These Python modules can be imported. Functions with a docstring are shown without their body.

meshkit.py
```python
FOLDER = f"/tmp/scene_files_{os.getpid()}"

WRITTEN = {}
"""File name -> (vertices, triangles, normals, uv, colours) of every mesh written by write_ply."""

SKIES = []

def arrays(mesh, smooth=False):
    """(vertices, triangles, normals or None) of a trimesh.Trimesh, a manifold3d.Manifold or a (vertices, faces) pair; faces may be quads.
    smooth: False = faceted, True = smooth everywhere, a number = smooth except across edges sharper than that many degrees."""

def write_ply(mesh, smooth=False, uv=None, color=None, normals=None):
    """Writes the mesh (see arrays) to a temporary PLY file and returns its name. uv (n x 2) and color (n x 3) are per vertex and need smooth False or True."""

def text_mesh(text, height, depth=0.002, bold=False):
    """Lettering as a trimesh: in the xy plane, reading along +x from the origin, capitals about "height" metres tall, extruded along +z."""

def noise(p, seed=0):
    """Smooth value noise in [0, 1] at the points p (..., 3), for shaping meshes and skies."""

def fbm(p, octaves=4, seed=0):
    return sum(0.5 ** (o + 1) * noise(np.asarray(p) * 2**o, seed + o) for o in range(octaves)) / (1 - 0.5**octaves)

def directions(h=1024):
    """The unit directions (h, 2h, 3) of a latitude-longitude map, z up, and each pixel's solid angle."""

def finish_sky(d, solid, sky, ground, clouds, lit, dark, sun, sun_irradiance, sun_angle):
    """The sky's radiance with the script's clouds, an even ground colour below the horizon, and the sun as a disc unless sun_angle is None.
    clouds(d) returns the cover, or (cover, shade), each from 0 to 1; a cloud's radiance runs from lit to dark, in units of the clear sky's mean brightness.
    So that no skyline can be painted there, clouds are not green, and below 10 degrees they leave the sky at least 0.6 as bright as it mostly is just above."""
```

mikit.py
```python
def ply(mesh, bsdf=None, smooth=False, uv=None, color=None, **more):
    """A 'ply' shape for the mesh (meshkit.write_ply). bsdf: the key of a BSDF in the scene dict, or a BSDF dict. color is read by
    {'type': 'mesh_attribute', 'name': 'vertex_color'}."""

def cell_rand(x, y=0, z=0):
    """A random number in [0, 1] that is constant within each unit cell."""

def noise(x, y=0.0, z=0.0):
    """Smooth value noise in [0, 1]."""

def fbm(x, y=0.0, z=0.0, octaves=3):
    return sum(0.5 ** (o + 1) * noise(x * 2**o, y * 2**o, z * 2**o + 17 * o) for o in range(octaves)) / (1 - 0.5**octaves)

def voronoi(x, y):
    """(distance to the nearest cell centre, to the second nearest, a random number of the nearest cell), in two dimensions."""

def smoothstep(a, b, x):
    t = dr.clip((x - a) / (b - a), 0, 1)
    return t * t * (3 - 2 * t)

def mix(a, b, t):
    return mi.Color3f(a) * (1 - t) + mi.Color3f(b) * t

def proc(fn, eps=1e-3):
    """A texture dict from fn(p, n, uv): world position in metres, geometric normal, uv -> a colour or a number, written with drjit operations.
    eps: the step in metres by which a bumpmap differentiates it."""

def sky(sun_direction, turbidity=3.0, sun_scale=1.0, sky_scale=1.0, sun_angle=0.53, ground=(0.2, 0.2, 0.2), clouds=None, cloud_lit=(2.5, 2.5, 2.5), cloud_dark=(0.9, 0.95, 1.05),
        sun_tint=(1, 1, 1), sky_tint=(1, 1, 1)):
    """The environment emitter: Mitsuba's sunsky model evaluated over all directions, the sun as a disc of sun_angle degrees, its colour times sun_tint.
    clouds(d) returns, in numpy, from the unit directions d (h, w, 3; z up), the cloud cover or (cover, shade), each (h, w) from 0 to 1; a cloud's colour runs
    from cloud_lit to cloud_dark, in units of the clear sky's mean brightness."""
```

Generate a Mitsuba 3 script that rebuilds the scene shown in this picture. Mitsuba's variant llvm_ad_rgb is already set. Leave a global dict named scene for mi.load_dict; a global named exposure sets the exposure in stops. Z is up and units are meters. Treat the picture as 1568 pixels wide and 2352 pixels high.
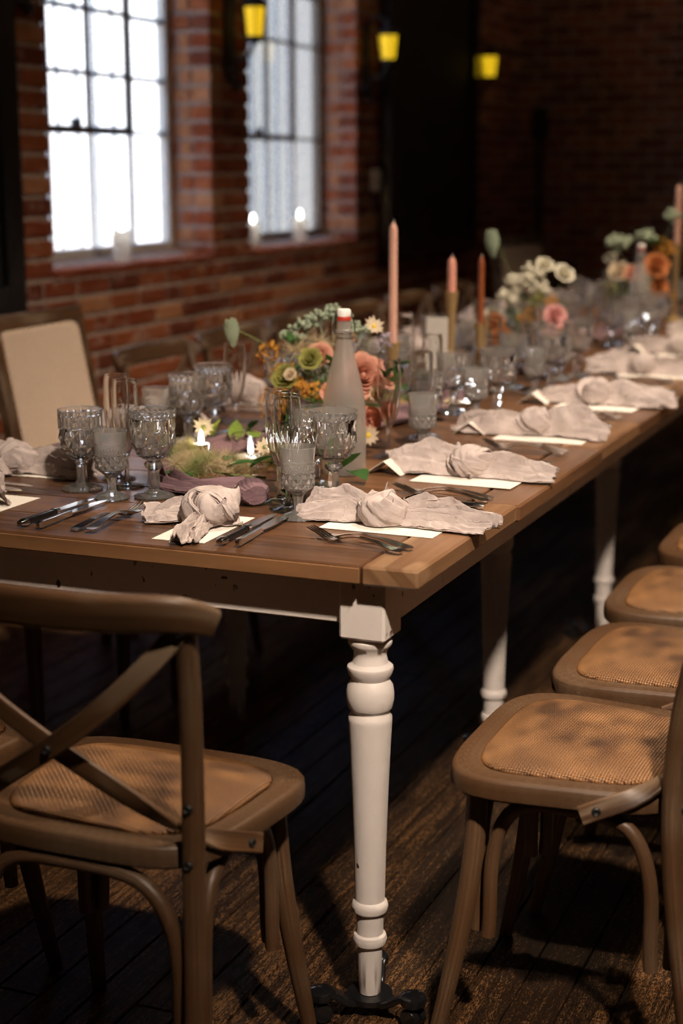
import math, random
import numpy as np, trimesh, manifold3d
import drjit as dr
import mitsuba as mi
import mikit, meshkit
from mikit import noise, fbm, voronoi, smoothstep, mix, cell_rand

T4 = mi.ScalarTransform4f
scene, labels = {}, {}
W, H = 1568, 2352
ZT = 0.78                                   # height of the table top
# ------------------------------------------------------------------ camera, sky, lamps, exposure
CAM = np.array([0.789, -2.1875, 1.3711]); YAW, PITCH, ROLL, FPX = map(float, (math.radians(22.637), math.radians(12.125), math.radians(-0.144), 3662.6))
_f = np.array([-math.sin(YAW) * math.cos(PITCH), math.cos(YAW) * math.cos(PITCH), -math.sin(PITCH)])
_r0 = np.array([math.cos(YAW), math.sin(YAW), 0.0]); _u0 = np.cross(_r0, _f)
_u = -math.sin(ROLL) * _r0 + math.cos(ROLL) * _u0
_r = math.cos(ROLL) * _r0 + math.sin(ROLL) * _u0
scene['camera'] = {'type': 'thinlens', 'fov': math.degrees(2 * math.atan(W / 2 / FPX)), 'fov_axis': 'x', 'aperture_radius': 0.0112, 'focus_distance': 2.72,
                   'near_clip': 0.05, 'far_clip': 100.0, 'to_world': T4().look_at(origin=CAM.tolist(), target=(CAM + _f).tolist(), up=_u.tolist())}
exposure = 0.1
scene['sky'] = mikit.sky([0.55, -0.35, 0.75], turbidity=4.0, sun_scale=19.0, sky_scale=27.0, ground=(0.3, 0.3, 0.3))
KEY_LAMPS = [  # position of the spotlight's mouth, point it is aimed at, lens radius, depth of the lens, radiance
    ((1.25, -1.70, 3.25), (-0.06, 1.00, 0.5), 0.10, 0.53, (2450, 2030, 1640)),
    ((0.45, 0.95, 3.40), (-0.12, -0.30, 0.7), 0.08, 0.34, (1200, 970, 720)),
    ((0.85, 1.85, 3.40), (-0.30, 2.35, 0.6), 0.09, 0.28, (1350, 1090, 830)),
    ((0.30, 3.60, 3.40), (-0.50, 4.10, 0.7), 0.09, 0.32, (1100, 870, 600)),
]

def seen(p):
    """pixel (x, y) and depth of a point: only used to choose which pieces become parts of their own"""
    d = np.asarray(p) - CAM; z = d @ _f
    return W / 2 + FPX * (d @ _r) / z, H / 2 - FPX * (d @ _u) / z, z

# ------------------------------------------------------------------ mesh helpers: a mesh is (vertices, triangles, uv)
def cat(ms):
    v, f, t, n = [], [], [], 0
    for m in ms:
        v.append(m[0]); f.append(np.asarray(m[1]) + n); t.append(m[2]); n += len(m[0])
    return np.vstack(v), np.vstack(f), np.vstack(t)

def rot(ax, deg):
    a = math.radians(deg); c, s = math.cos(a), math.sin(a)
    return np.array({'x': [[1, 0, 0], [0, c, -s], [0, s, c]], 'y': [[c, 0, s], [0, 1, 0], [-s, 0, c]], 'z': [[c, -s, 0], [s, c, 0], [0, 0, 1]]}[ax], float)

def mv(m, t=(0, 0, 0), R=None, s=1.0):
    v = m[0] * np.asarray(s)
    if R is not None: v = v @ np.asarray(R).T
    return v + np.asarray(t), m[1], m[2]

def mat4(x=0, y=0, z=0, rz=0, s=1.0):
    M = np.eye(4); M[:3, :3] = rot('z', rz) * s; M[:3, 3] = (x, y, z); return M

def apply(m, M):
    return m[0] @ M[:3, :3].T + M[:3, 3], m[1], m[2]

def grid_faces(nu, nv, wrap_v=False, wrap_u=False):
    f = []
    for i in range(nu - (0 if wrap_u else 1)):
        for j in range(nv - (0 if wrap_v else 1)):
            a, b = i * nv + j, i * nv + (j + 1) % nv
            c, d = ((i + 1) % nu) * nv + (j + 1) % nv, ((i + 1) % nu) * nv + j
            f += [[a, b, c], [a, c, d]]
    return np.array(f)

def fix(m):
    """outward orientation for a closed mesh"""
    v, f = m[0], m[1]
    vol = np.einsum('ij,ij->i', v[f[:, 0]], np.cross(v[f[:, 1]], v[f[:, 2]])).sum()
    return m if vol > 0 else (v, f[:, ::-1], m[2])

def spline(pts, n):
    from scipy.interpolate import CubicSpline
    p = np.asarray(pts, float); t = np.r_[0, np.cumsum(np.linalg.norm(np.diff(p, axis=0), axis=1))]
    return CubicSpline(t, p)(np.linspace(0, t[-1], n))

def sweep(path, sect, ref=(0, 0, 1), scale=None, closed=False, caps=True):
    """sect (m x 2) carried along path (n x 3); its first axis leans to ref"""
    p = np.asarray(path, float); s = np.asarray(sect, float); n, m = len(p), len(s)
    if closed: t = np.roll(p, -1, 0) - np.roll(p, 1, 0)
    else: t = np.gradient(p, axis=0)
    t /= np.linalg.norm(t, axis=1, keepdims=True)
    ref = np.broadcast_to(np.asarray(ref, float), (n, 3))
    a1 = ref - (ref * t).sum(1, keepdims=True) * t; a1 /= np.linalg.norm(a1, axis=1, keepdims=True) + 1e-12
    a2 = np.cross(t, a1)
    sc = np.ones((n, 2)) if scale is None else np.broadcast_to(np.asarray(scale, float).reshape(n, -1), (n, 2))
    v = p[:, None] + a1[:, None] * (s[None, :, :1] * sc[:, None, :1]) + a2[:, None] * (s[None, :, 1:] * sc[:, None, 1:])
    L = np.r_[0, np.cumsum(np.linalg.norm(np.diff(p, axis=0), axis=1))]
    per = np.r_[0, np.cumsum(np.linalg.norm(np.diff(s, axis=0), axis=1))]
    uv = np.stack([np.repeat(L, m), np.tile(per, n)], 1)
    f = grid_faces(n, m, True, closed); v = v.reshape(-1, 3)
    if caps and not closed:
        for k, ring in ((0, np.arange(m)), (n - 1, np.arange(m) + (n - 1) * m)):
            b = len(v); c = v[ring].mean(0)
            v = np.vstack([v, v[ring], c]); uv = np.vstack([uv, uv[ring] * [1, 1], uv[ring].mean(0)])
            i = np.arange(m); tri = np.stack([b + i, b + (i + 1) % m, np.full(m, b + m)], 1)
            f = np.vstack([f, tri if k else tri[:, ::-1]])
    return fix((v, f, uv))

def circ(r, n=12): a = np.arange(n) * 2 * np.pi / n; return np.stack([r * np.cos(a), r * np.sin(a)], 1)

def rrect(h, w, r, k=3):
    """rounded rectangle, h along the first axis"""
    out = []
    for cx, cy, a0 in ((h / 2 - r, w / 2 - r, 0), (-h / 2 + r, w / 2 - r, 90), (-h / 2 + r, -w / 2 + r, 180), (h / 2 - r, -w / 2 + r, 270)):
        for j in range(k): a = math.radians(a0 + 90 * j / (k - 1)); out.append((cx + r * math.cos(a), cy + r * math.sin(a)))
    return np.array(out)

def tube(path, r, n=10, **k):
    r = np.broadcast_to(r, (len(path),)); ref = (0, 0, 1) if abs(np.asarray(path[-1])[2] - np.asarray(path[0])[2]) < 0.7 * np.linalg.norm(np.asarray(path[-1]) - np.asarray(path[0])) + 1e-9 else (1, 0.1, 0)
    return sweep(path, circ(1, n), ref, scale=np.stack([r, r], 1), **k)

def lathe(prof, n=32, relief=None):
    """prof: (r, z) from the bottom axis to the top axis (closed) along the outside"""
    p = np.asarray(prof, float); a = np.arange(n) * 2 * np.pi / n; k = len(p)
    r = np.repeat(p[:, :1], n, 1); z = np.repeat(p[:, 1:], n, 1); A = np.repeat(a[None], k, 0)
    if relief is not None: r = np.maximum(r + relief(A, z, r), 0)
    v = np.stack([r * np.cos(A), r * np.sin(A), z], -1).reshape(-1, 3)
    L = np.r_[0, np.cumsum(np.linalg.norm(np.diff(p, axis=0), axis=1))]
    uv = np.stack([A, np.repeat(L[:, None], n, 1)], -1).reshape(-1, 2)
    return fix((v, grid_faces(k, n, True), uv))

_V, _S = [], []
for sx in (-1, 1):
    for sy in (-1, 1):
        for sz in (-1, 1):
            for k in range(3): _V.append((sx, sy, sz)); _S.append([1 if q == k else 0 for q in range(3)])
_V, _S = np.array(_V, float), np.array(_S, float)
_h = trimesh.convex.convex_hull(_V * (1 - 0.2 * (1 - _S)))
from scipy.spatial import cKDTree as _K
_idx = _K(_V * (1 - 0.2 * (1 - _S))).query(_h.vertices)[1]
_F = _idx[np.asarray(_h.faces)]
_F = np.array([f if np.dot(np.cross(*(np.diff((_V * (1 - 0.2 * (1 - _S)))[f], axis=0))), (_V * (1 - 0.2 * (1 - _S)))[f].mean(0)) > 0 else f[::-1] for f in _F])

def box(size, c=(0, 0, 0), ch=0.002, off=(0, 0)):
    """chamfered box; uv runs along its longest side"""
    h = np.asarray(size, float) / 2; ch = min(ch, h.min() * 0.9)
    v = _V * (h - ch * (1 - _S)); k = int(np.argmax(h)); o = [i for i in range(3) if i != k]
    uv = np.stack([v[:, k] + off[0], v[:, o[0]] + v[:, o[1]] + off[1]], 1)
    return v + np.asarray(c), _F.copy(), uv

def sphere(r, c=(0, 0, 0), sub=2, s=(1, 1, 1)):
    m = trimesh.creation.icosphere(subdivisions=sub); v = np.array(m.vertices) * r * np.asarray(s)
    return v + np.asarray(c), np.array(m.faces), v[:, :2] * 1.0

def wob(m, amp, freq, seed=0):
    """pushes vertices about by smooth noise"""
    v = m[0]; q = v * freq + seed * 7.3
    d = np.stack([meshkit.noise(q), meshkit.noise(q + 31.7), meshkit.noise(q + 77.1)], 1)
    return v + amp * (2 * d - 1), m[1], m[2]

# ------------------------------------------------------------------ scene entries
_count = {}
def number(name):
    k = _count.get(name, 0); _count[name] = k + 1
    return name if k == 0 else f'{name}_{k:03d}'

def ply(m, mat, smooth=True):
    if smooth is True or smooth is False: return mikit.ply((m[0], m[1]), mat, smooth=smooth, uv=m[2])
    return mikit.ply((m[0], m[1]), mat, smooth=smooth)

def put(key, shape, M=None):
    scene[key] = shape if M is None else {**shape, 'to_world': T4(M)}
    return key

def part(holder, name, m, mat, smooth=True, M=None, label=None):
    key = number(holder + '__' + name)
    put(key, m if isinstance(m, dict) else ply(m, mat, smooth), M)
    if label: labels[key] = {'label': label}
    return key

def thing(name, label, cat_, group=None):
    key = number(name); labels[key] = {'label': label, 'category': cat_}
    if group: labels[key]['group'] = group
    return key

def struct(name): labels[name] = {'kind': 'structure'}; return name

class Proto:
    """a thing's parts, built once; each copy gets entries of its own"""
    def __init__(self): self.parts = []
    def add(self, name, m, mat, smooth=True, label=None): self.parts.append((name, ply(m, mat, smooth), label)); return self
    def place(self, M, name, label, cat_, group=None):
        key = thing(name, label, cat_, group)
        if len(self.parts) == 1 and self.parts[0][0] is None: put(key, self.parts[0][1], M); return key
        for n_, p_, l_ in self.parts: part(key, n_, p_, None, M=M, label=l_)
        return key

ORD = ['first', 'second', 'third', 'fourth', 'fifth', 'sixth', 'seventh', 'eighth', 'ninth', 'tenth', 'eleventh', 'twelfth']
rng = random.Random(11); nr = np.random.default_rng(11)

# ------------------------------------------------------------------ materials
def bsdf(name, d, two=True): scene[name] = {'type': 'twosided', 'bsdf': d} if two else d
def col(c): return {'type': 'rgb', 'value': list(c)}
def plain(name, c, rough=0.6, spec=0.4, **k): bsdf(name, {'type': 'principled', 'base_color': col(c), 'roughness': rough, 'specular': spec, **k})

def wood(dark, light, fine=90.0, pale=None, wear=0.0):
    def fn(p, n, uv):
        g = fbm(uv.x * 5.0, uv.y * fine, 0.3, 3); b = noise(uv.x * 2.2 + 9.1, uv.y * 22.0, 4.0); q = noise(p.x * 3.0, p.y * 3.0, p.z * 3.0)
        c = mix(dark, light, dr.clip(0.62 * g + 0.38 * b + 0.35 * (q - 0.5), 0, 1))
        if pale is not None: c = mix(c, pale, wear * smoothstep(0.55, 0.78, noise(uv.x * 7.0, uv.y * fine * 0.6, 2.0)) * smoothstep(0.3, 0.7, fbm(p.x * 9.0, p.y * 9.0, p.z * 9.0, 2)))
        return c
    return mikit.proc(fn)

def grain_bump(uvscale=110.0, h=0.0012):
    return mikit.proc(lambda p, n, uv: h * fbm(uv.x * 6.0, uv.y * uvscale, 0.0, 2), eps=5e-4)

bsdf('mat_top_wood', {'type': 'bumpmap', 'tex': grain_bump(130.0, 0.0012), 'bsdf': {'type': 'principled', 'base_color': wood((0.028, 0.011, 0.005), (0.165, 0.078, 0.036), 60.0), 'roughness': 0.33, 'specular': 0.5}})
bsdf('mat_top_wood_light', {'type': 'principled', 'base_color': wood((0.06, 0.026, 0.011), (0.26, 0.135, 0.065), 70.0, (0.38, 0.24, 0.13), 0.5), 'roughness': 0.42, 'specular': 0.45})
bsdf('mat_edge_wood', {'type': 'principled', 'base_color': wood((0.085, 0.036, 0.014), (0.28, 0.14, 0.06), 50.0), 'roughness': 0.6, 'specular': 0.3})
bsdf('mat_chair_wood', {'type': 'principled', 'base_color': wood((0.018, 0.0085, 0.004), (0.145, 0.070, 0.031), 150.0, (0.24, 0.18, 0.12), 0.55), 'roughness': 0.42, 'specular': 0.4})
bsdf('mat_dark_wood', {'type': 'principled', 'base_color': wood((0.03, 0.016, 0.009), (0.10, 0.055, 0.03), 100.0), 'roughness': 0.5})

def weave(p, n, uv):
    a, b = uv.x * 215.0, uv.y * 215.0
    over = ((mi.Int32(dr.floor(a)) + mi.Int32(dr.floor(b))) & 1) == 0
    fa, fb = a - dr.floor(a) - 0.5, b - dr.floor(b) - 0.5
    return dr.select(over, 1 - 2.4 * fa * fa - 1.0 * fb * fb, 1 - 2.4 * fb * fb - 1.0 * fa * fa)
def rattan(p, n, uv):
    h = weave(p, n, uv); s = noise(uv.x * 26.0, uv.y * 40.0, 1.0); t = fbm(uv.x * 9.0 + p.x, uv.y * 9.0 + p.y, 3.0, 2)
    c = mix((0.085, 0.035, 0.013), (0.40, 0.19, 0.070), dr.clip(0.9 * t + 0.6 * s - 0.25, 0, 1))
    return mix(mi.Color3f(0.025, 0.011, 0.005), c, smoothstep(0.30, 0.95, h))
bsdf('mat_rattan', {'type': 'bumpmap', 'tex': mikit.proc(lambda p, n, uv: 0.0020 * weave(p, n, uv), eps=3e-4), 'bsdf': {'type': 'principled', 'base_color': mikit.proc(rattan), 'roughness': 0.3, 'specular': 0.75}})

def paint(p, n, uv):
    m = fbm(p.x * 60.0, p.y * 60.0, p.z * 38.0, 3); k = fbm(p.x * 9.0 + 3, p.y * 9.0, p.z * 11.0 + 7.0, 2)
    c = mix((0.60, 0.535, 0.49), (0.70, 0.635, 0.59), noise(p.x * 8.0, p.y * 8.0, p.z * 3.0))
    low = smoothstep(0.11, 0.045, p.z) * smoothstep(0.35, 0.6, noise(p.x * 160.0, p.y * 160.0, p.z * 12.0))
    return mix(c, (0.09, 0.05, 0.03), dr.maximum(smoothstep(0.755, 0.77, m) * smoothstep(0.5, 0.62, k), 0.85 * low))
bsdf('mat_paint', {'type': 'principled', 'base_color': mikit.proc(paint), 'roughness': 0.45, 'specular': 0.4})

BR = [((0.17, 0.035, 0.014), (0.30, 0.075, 0.03)), ((0.22, 0.055, 0.02), (0.38, 0.115, 0.045)), ((0.10, 0.024, 0.013), (0.2, 0.05, 0.025)), ((0.33, 0.125, 0.055), (0.54, 0.25, 0.125))]  # last pair raised to paint window light into the reveal bricks
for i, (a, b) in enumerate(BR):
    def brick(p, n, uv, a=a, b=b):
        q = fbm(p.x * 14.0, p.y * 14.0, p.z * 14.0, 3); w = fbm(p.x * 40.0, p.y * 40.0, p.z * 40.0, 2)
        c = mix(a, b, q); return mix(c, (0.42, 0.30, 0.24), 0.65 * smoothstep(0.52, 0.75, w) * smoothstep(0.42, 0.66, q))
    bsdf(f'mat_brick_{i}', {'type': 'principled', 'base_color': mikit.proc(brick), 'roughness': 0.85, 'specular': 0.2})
bsdf('mat_mortar', {'type': 'diffuse', 'reflectance': mikit.proc(lambda p, n, uv: mix((0.34, 0.25, 0.20), (0.56, 0.45, 0.38), fbm(p.x * 30.0, p.y * 30.0, p.z * 30.0, 3)))})

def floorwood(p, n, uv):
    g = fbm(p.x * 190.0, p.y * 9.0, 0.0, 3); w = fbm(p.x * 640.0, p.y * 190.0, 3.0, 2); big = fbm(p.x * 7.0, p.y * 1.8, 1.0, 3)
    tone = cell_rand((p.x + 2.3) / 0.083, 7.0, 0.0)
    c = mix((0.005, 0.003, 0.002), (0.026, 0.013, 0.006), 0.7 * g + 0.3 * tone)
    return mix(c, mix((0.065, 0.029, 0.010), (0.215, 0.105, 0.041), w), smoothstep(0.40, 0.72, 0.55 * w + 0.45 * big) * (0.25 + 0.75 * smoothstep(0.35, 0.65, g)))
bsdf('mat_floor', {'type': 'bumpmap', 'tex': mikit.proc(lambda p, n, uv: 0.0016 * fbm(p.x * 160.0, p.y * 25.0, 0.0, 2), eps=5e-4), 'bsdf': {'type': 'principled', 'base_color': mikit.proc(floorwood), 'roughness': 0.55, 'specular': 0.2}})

def gauze(p, n, uv): return 0.0007 * fbm(uv.x * 260.0, uv.y * 60.0, 0.0, 2) + 0.0010 * noise(p.x * 260.0, p.y * 260.0, p.z * 260.0)
_gz = mikit.proc(gauze, eps=5e-4)
bsdf('mat_napkin', {'type': 'bumpmap', 'tex': _gz, 'bsdf': {'type': 'diffuse', 'reflectance': mikit.proc(lambda p, n, uv: mix((0.44, 0.365, 0.34), (0.57, 0.49, 0.46), fbm(p.x * 70.0, p.y * 70.0, p.z * 70.0, 2)))}})
bsdf('mat_mauve', {'type': 'bumpmap', 'tex': _gz, 'bsdf': {'type': 'diffuse', 'reflectance': col((0.20, 0.125, 0.14))}})
plain('mat_card', (0.64, 0.59, 0.53), 0.8, 0.2)
plain('mat_ink', (0.35, 0.30, 0.26), 0.8, 0.2)
bsdf('mat_linen', {'type': 'diffuse', 'reflectance': mikit.proc(lambda p, n, uv: mix((0.58, 0.43, 0.32), (0.68, 0.53, 0.41), noise(p.x * 400.0, p.y * 400.0, p.z * 400.0)))})
def whitened(w, ior): return {'type': 'blendbsdf', 'weight': w, 'a': {'type': 'dielectric', 'int_ior': ior, 'ext_ior': 1.0}, 'b': {'type': 'roughplastic', 'alpha': 0.07, 'diffuse_reflectance': col((0.86, 0.85, 0.82))}}  # white lobe blended into clear glass, painting in brightness it does not refract
scene['mat_glass'] = {'type': 'dielectric', 'int_ior': 1.42, 'ext_ior': 1.0}
scene['mat_cut_glass'] = whitened(0.07, 1.46); scene['mat_whitened_glass'] = whitened(0.13, 1.46)  # small goblets get more of the painted-in white
scene['mat_pane'] = {'type': 'thindielectric', 'int_ior': 1.5}
scene['mat_frosted'] = {'type': 'principledthin', 'base_color': col((0.92, 0.91, 0.88)), 'roughness': 0.28, 'spec_trans': 0.74, 'diff_trans': 1.2, 'eta': 1.4}
plain('mat_silver', (0.80, 0.77, 0.73), 0.16, 0.5, metallic=1.0)
plain('mat_black_handle', (0.008, 0.008, 0.009), 0.16, 0.6)
plain('mat_black', (0.006, 0.006, 0.006), 0.3, 0.5)
plain('mat_iron', (0.010, 0.009, 0.008), 0.5, 0.4)
plain('mat_board', (0.012, 0.009, 0.008), 0.7, 0.25)
plain('mat_brass', (0.44, 0.29, 0.13), 0.42, 0.5, metallic=0.55)
plain('mat_frame', (0.13, 0.105, 0.085), 0.6, 0.3)
plain('mat_frame_pale', (0.62, 0.58, 0.52), 0.6, 0.3)
plain('mat_white', (0.75, 0.72, 0.68), 0.5, 0.4)
plain('mat_siding', (0.41, 0.455, 0.50), 0.8, 0.2)
plain('mat_siding_grey', (0.070, 0.080, 0.088), 0.8, 0.2)
plain('mat_ground', (0.75, 0.72, 0.68), 0.9, 0.1)
plain('mat_red', (0.42, 0.03, 0.015), 0.5, 0.4)
plain('mat_ceiling', (0.02, 0.016, 0.014), 0.9, 0.1)
for nm, c in dict(pink=(0.60, 0.33, 0.25), rose=(0.62, 0.27, 0.20), rust=(0.22, 0.055, 0.015), cream=(0.78, 0.70, 0.58)).items(): plain('mat_wax_' + nm, c, 0.45, 0.4)
def leafmat(name, c, t): bsdf(name, {'type': 'principledthin', 'base_color': col(c), 'roughness': 0.5, 'diff_trans': t, 'spec_trans': 0.0}, False)
leafmat('mat_pillar_wax', (0.93, 0.88, 0.79), 1.5)
leafmat('mat_leaf', (0.05, 0.115, 0.035), 0.5); leafmat('mat_leaf_light', (0.20, 0.30, 0.06), 0.7); leafmat('mat_leaf_grey', (0.30, 0.36, 0.26), 0.4)
leafmat('mat_fluff', (0.62, 0.52, 0.33), 0.8); leafmat('mat_fluff_green', (0.26, 0.29, 0.11), 0.7)
leafmat('mat_petal_rose', (0.64, 0.33, 0.24), 0.5); leafmat('mat_petal_coral', (0.62, 0.27, 0.18), 0.5); leafmat('mat_petal_cream', (0.64, 0.53, 0.39), 0.6); leafmat('mat_petal_brown', (0.30, 0.15, 0.06), 0.5); leafmat('mat_petal_beige', (0.52, 0.40, 0.27), 0.6)
leafmat('mat_petal_ochre', (0.50, 0.24, 0.05), 0.5); leafmat('mat_petal_green', (0.27, 0.27, 0.08), 0.6); leafmat('mat_petal_pink', (0.72, 0.38, 0.36), 0.5)
leafmat('mat_petal_mauve', (0.40, 0.34, 0.42), 0.5); leafmat('mat_petal_orange', (0.50, 0.19, 0.075), 0.5); leafmat('mat_sage', (0.36, 0.42, 0.31), 0.4); leafmat('mat_petal_white', (0.66, 0.62, 0.50), 0.5)
plain('mat_stem', (0.14, 0.17, 0.05), 0.6, 0.3); plain('mat_seed', (0.16, 0.09, 0.04), 0.8, 0.2); plain('mat_yellow', (0.6, 0.42, 0.05), 0.7, 0.2); plain('mat_stone', (0.42, 0.38, 0.33), 0.7, 0.3)

# ------------------------------------------------------------------ the room
XW, YF, XR, YB, ZC = -2.3, 8.3, 4.2, -4.2, 4.0        # window wall, far wall, right wall, back wall, ceiling
REV = 0.22                                            # depth of the window reveals
COURSE, BL, JO = 0.0715, 0.205, 0.0165
WIN = [(2.62, 3.84), (4.20, 5.43)]; ZS, ZH = 1.00, 2.86   # window openings along y; sill and head

struct('floor'); struct('wall_left'); struct('wall_far'); struct('wall_right'); struct('wall_back'); struct('ceiling')
put('floor', ply(box((6.9, 13.0, 0.1), (0.95, 2.05, -0.062), 0.001), 'mat_dark_wood', False))
put('ceiling', ply(box((7.2, 13.4, 0.1), (0.95, 2.05, ZC + 0.05), 0.001), 'mat_ceiling', False))
put('wall_right', ply(box((0.1, 13.0, ZC), (XR + 0.05, 2.05, ZC / 2), 0.001), 'mat_board', False))
put('wall_back', ply(box((6.9, 0.1, ZC), (0.95, YB - 0.05, ZC / 2), 0.001), 'mat_board', False))
put('wall_far', ply(box((7.2, 0.3, ZC), (0.95, YF + 0.15 + 0.008, ZC / 2), 0.001), 'mat_mortar', False))

def pieces(holder, name, items, rest, most=300):
    """items: (mesh, material, centre, size): the ones that show largest become parts, the others one stuff part per material"""
    sc = []
    for it in items:
        x, y, z = seen(it[2]); on = z > 0.3 and -60 < x < W + 60 and -60 < y < H + 60
        sc.append(-(it[3] / max(z, 0.3)) ** 2 if on else 1.0)
    order = sorted(range(len(items)), key=lambda i: sc[i])
    keep = [i for i in order if sc[i] < 0][:most]
    for i in keep: part(holder, name, items[i][0], items[i][1], False)
    left = {}
    for i in order:
        if i not in set(keep): left.setdefault(items[i][1], []).append(items[i][0])
    for k, (m, ms) in enumerate(left.items()):
        key = part(holder, rest, cat(ms), m, False); labels[key] = {'kind': 'stuff'}

# window wall: mortar body in pieces round the openings, then the bricks
_b = []
ys = [YB] + [q for w in WIN for q in w] + [YF + 0.3]
for i in range(0, len(ys), 2): _b.append(box((0.235, ys[i + 1] - ys[i] - 0.018, ZC), (XW - 0.1175 - 0.009, (ys[i] + ys[i + 1]) / 2, ZC / 2), 0.001))
for a, b in WIN:
    _b.append(box((0.235, b - a + 0.02, ZS - 0.01), (XW - 0.1175 - 0.009, (a + b) / 2, (ZS - 0.01) / 2), 0.001))
    _b.append(box((0.235, b - a + 0.02, ZC - ZH - 0.01), (XW - 0.1175 - 0.009, (a + b) / 2, (ZC + ZH + 0.01) / 2), 0.001))
put('wall_left', ply(cat(_b), 'mat_mortar', False))
items = []
nc = int(3.1 / COURSE)
for c in range(nc):
    z0 = 0.003 + c * COURSE; z1 = z0 + COURSE - JO
    inside = z0 > ZS - 0.02 and z1 < ZH + 0.02
    for s0, s1 in ([(0.9, WIN[0][0]), (WIN[0][1], WIN[1][0]), (WIN[1][1], YF)] if inside else [(0.9, YF)]):
        y = s0; first = True
        while y < s1 - 0.01:
            L = BL * 0.48 if first and c % 2 else BL if rng.random() < 0.88 else BL * 0.48
            if s1 - (y + L) < 0.075: L = s1 - y
            first = False; d = 0.09; pr = rng.uniform(-0.002, 0.003)
            m = box((d, L, z1 - z0), (XW - d / 2 + pr, y + L / 2, (z0 + z1) / 2), 0.005)
            items.append((m, f'mat_brick_{rng.choice([0, 0, 1, 1, 2, 2, 0, 2, 1, 3])}', (XW, y + L / 2, (z0 + z1) / 2), L)); y += L + JO
    for wi, (a, b) in enumerate(WIN):          # bricks lining the reveals; their paler mix has window light painted in
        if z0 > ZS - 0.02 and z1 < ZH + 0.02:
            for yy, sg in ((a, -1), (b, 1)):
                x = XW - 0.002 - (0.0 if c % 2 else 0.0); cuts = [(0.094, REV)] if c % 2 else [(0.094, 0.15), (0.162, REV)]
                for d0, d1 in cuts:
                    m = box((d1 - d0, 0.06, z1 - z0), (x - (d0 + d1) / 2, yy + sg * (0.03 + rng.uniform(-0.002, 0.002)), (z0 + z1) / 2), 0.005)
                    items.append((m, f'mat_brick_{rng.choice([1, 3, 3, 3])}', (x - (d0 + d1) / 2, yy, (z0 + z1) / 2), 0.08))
pieces('wall_left', 'brick', items, 'brick_field')
items = []
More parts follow.
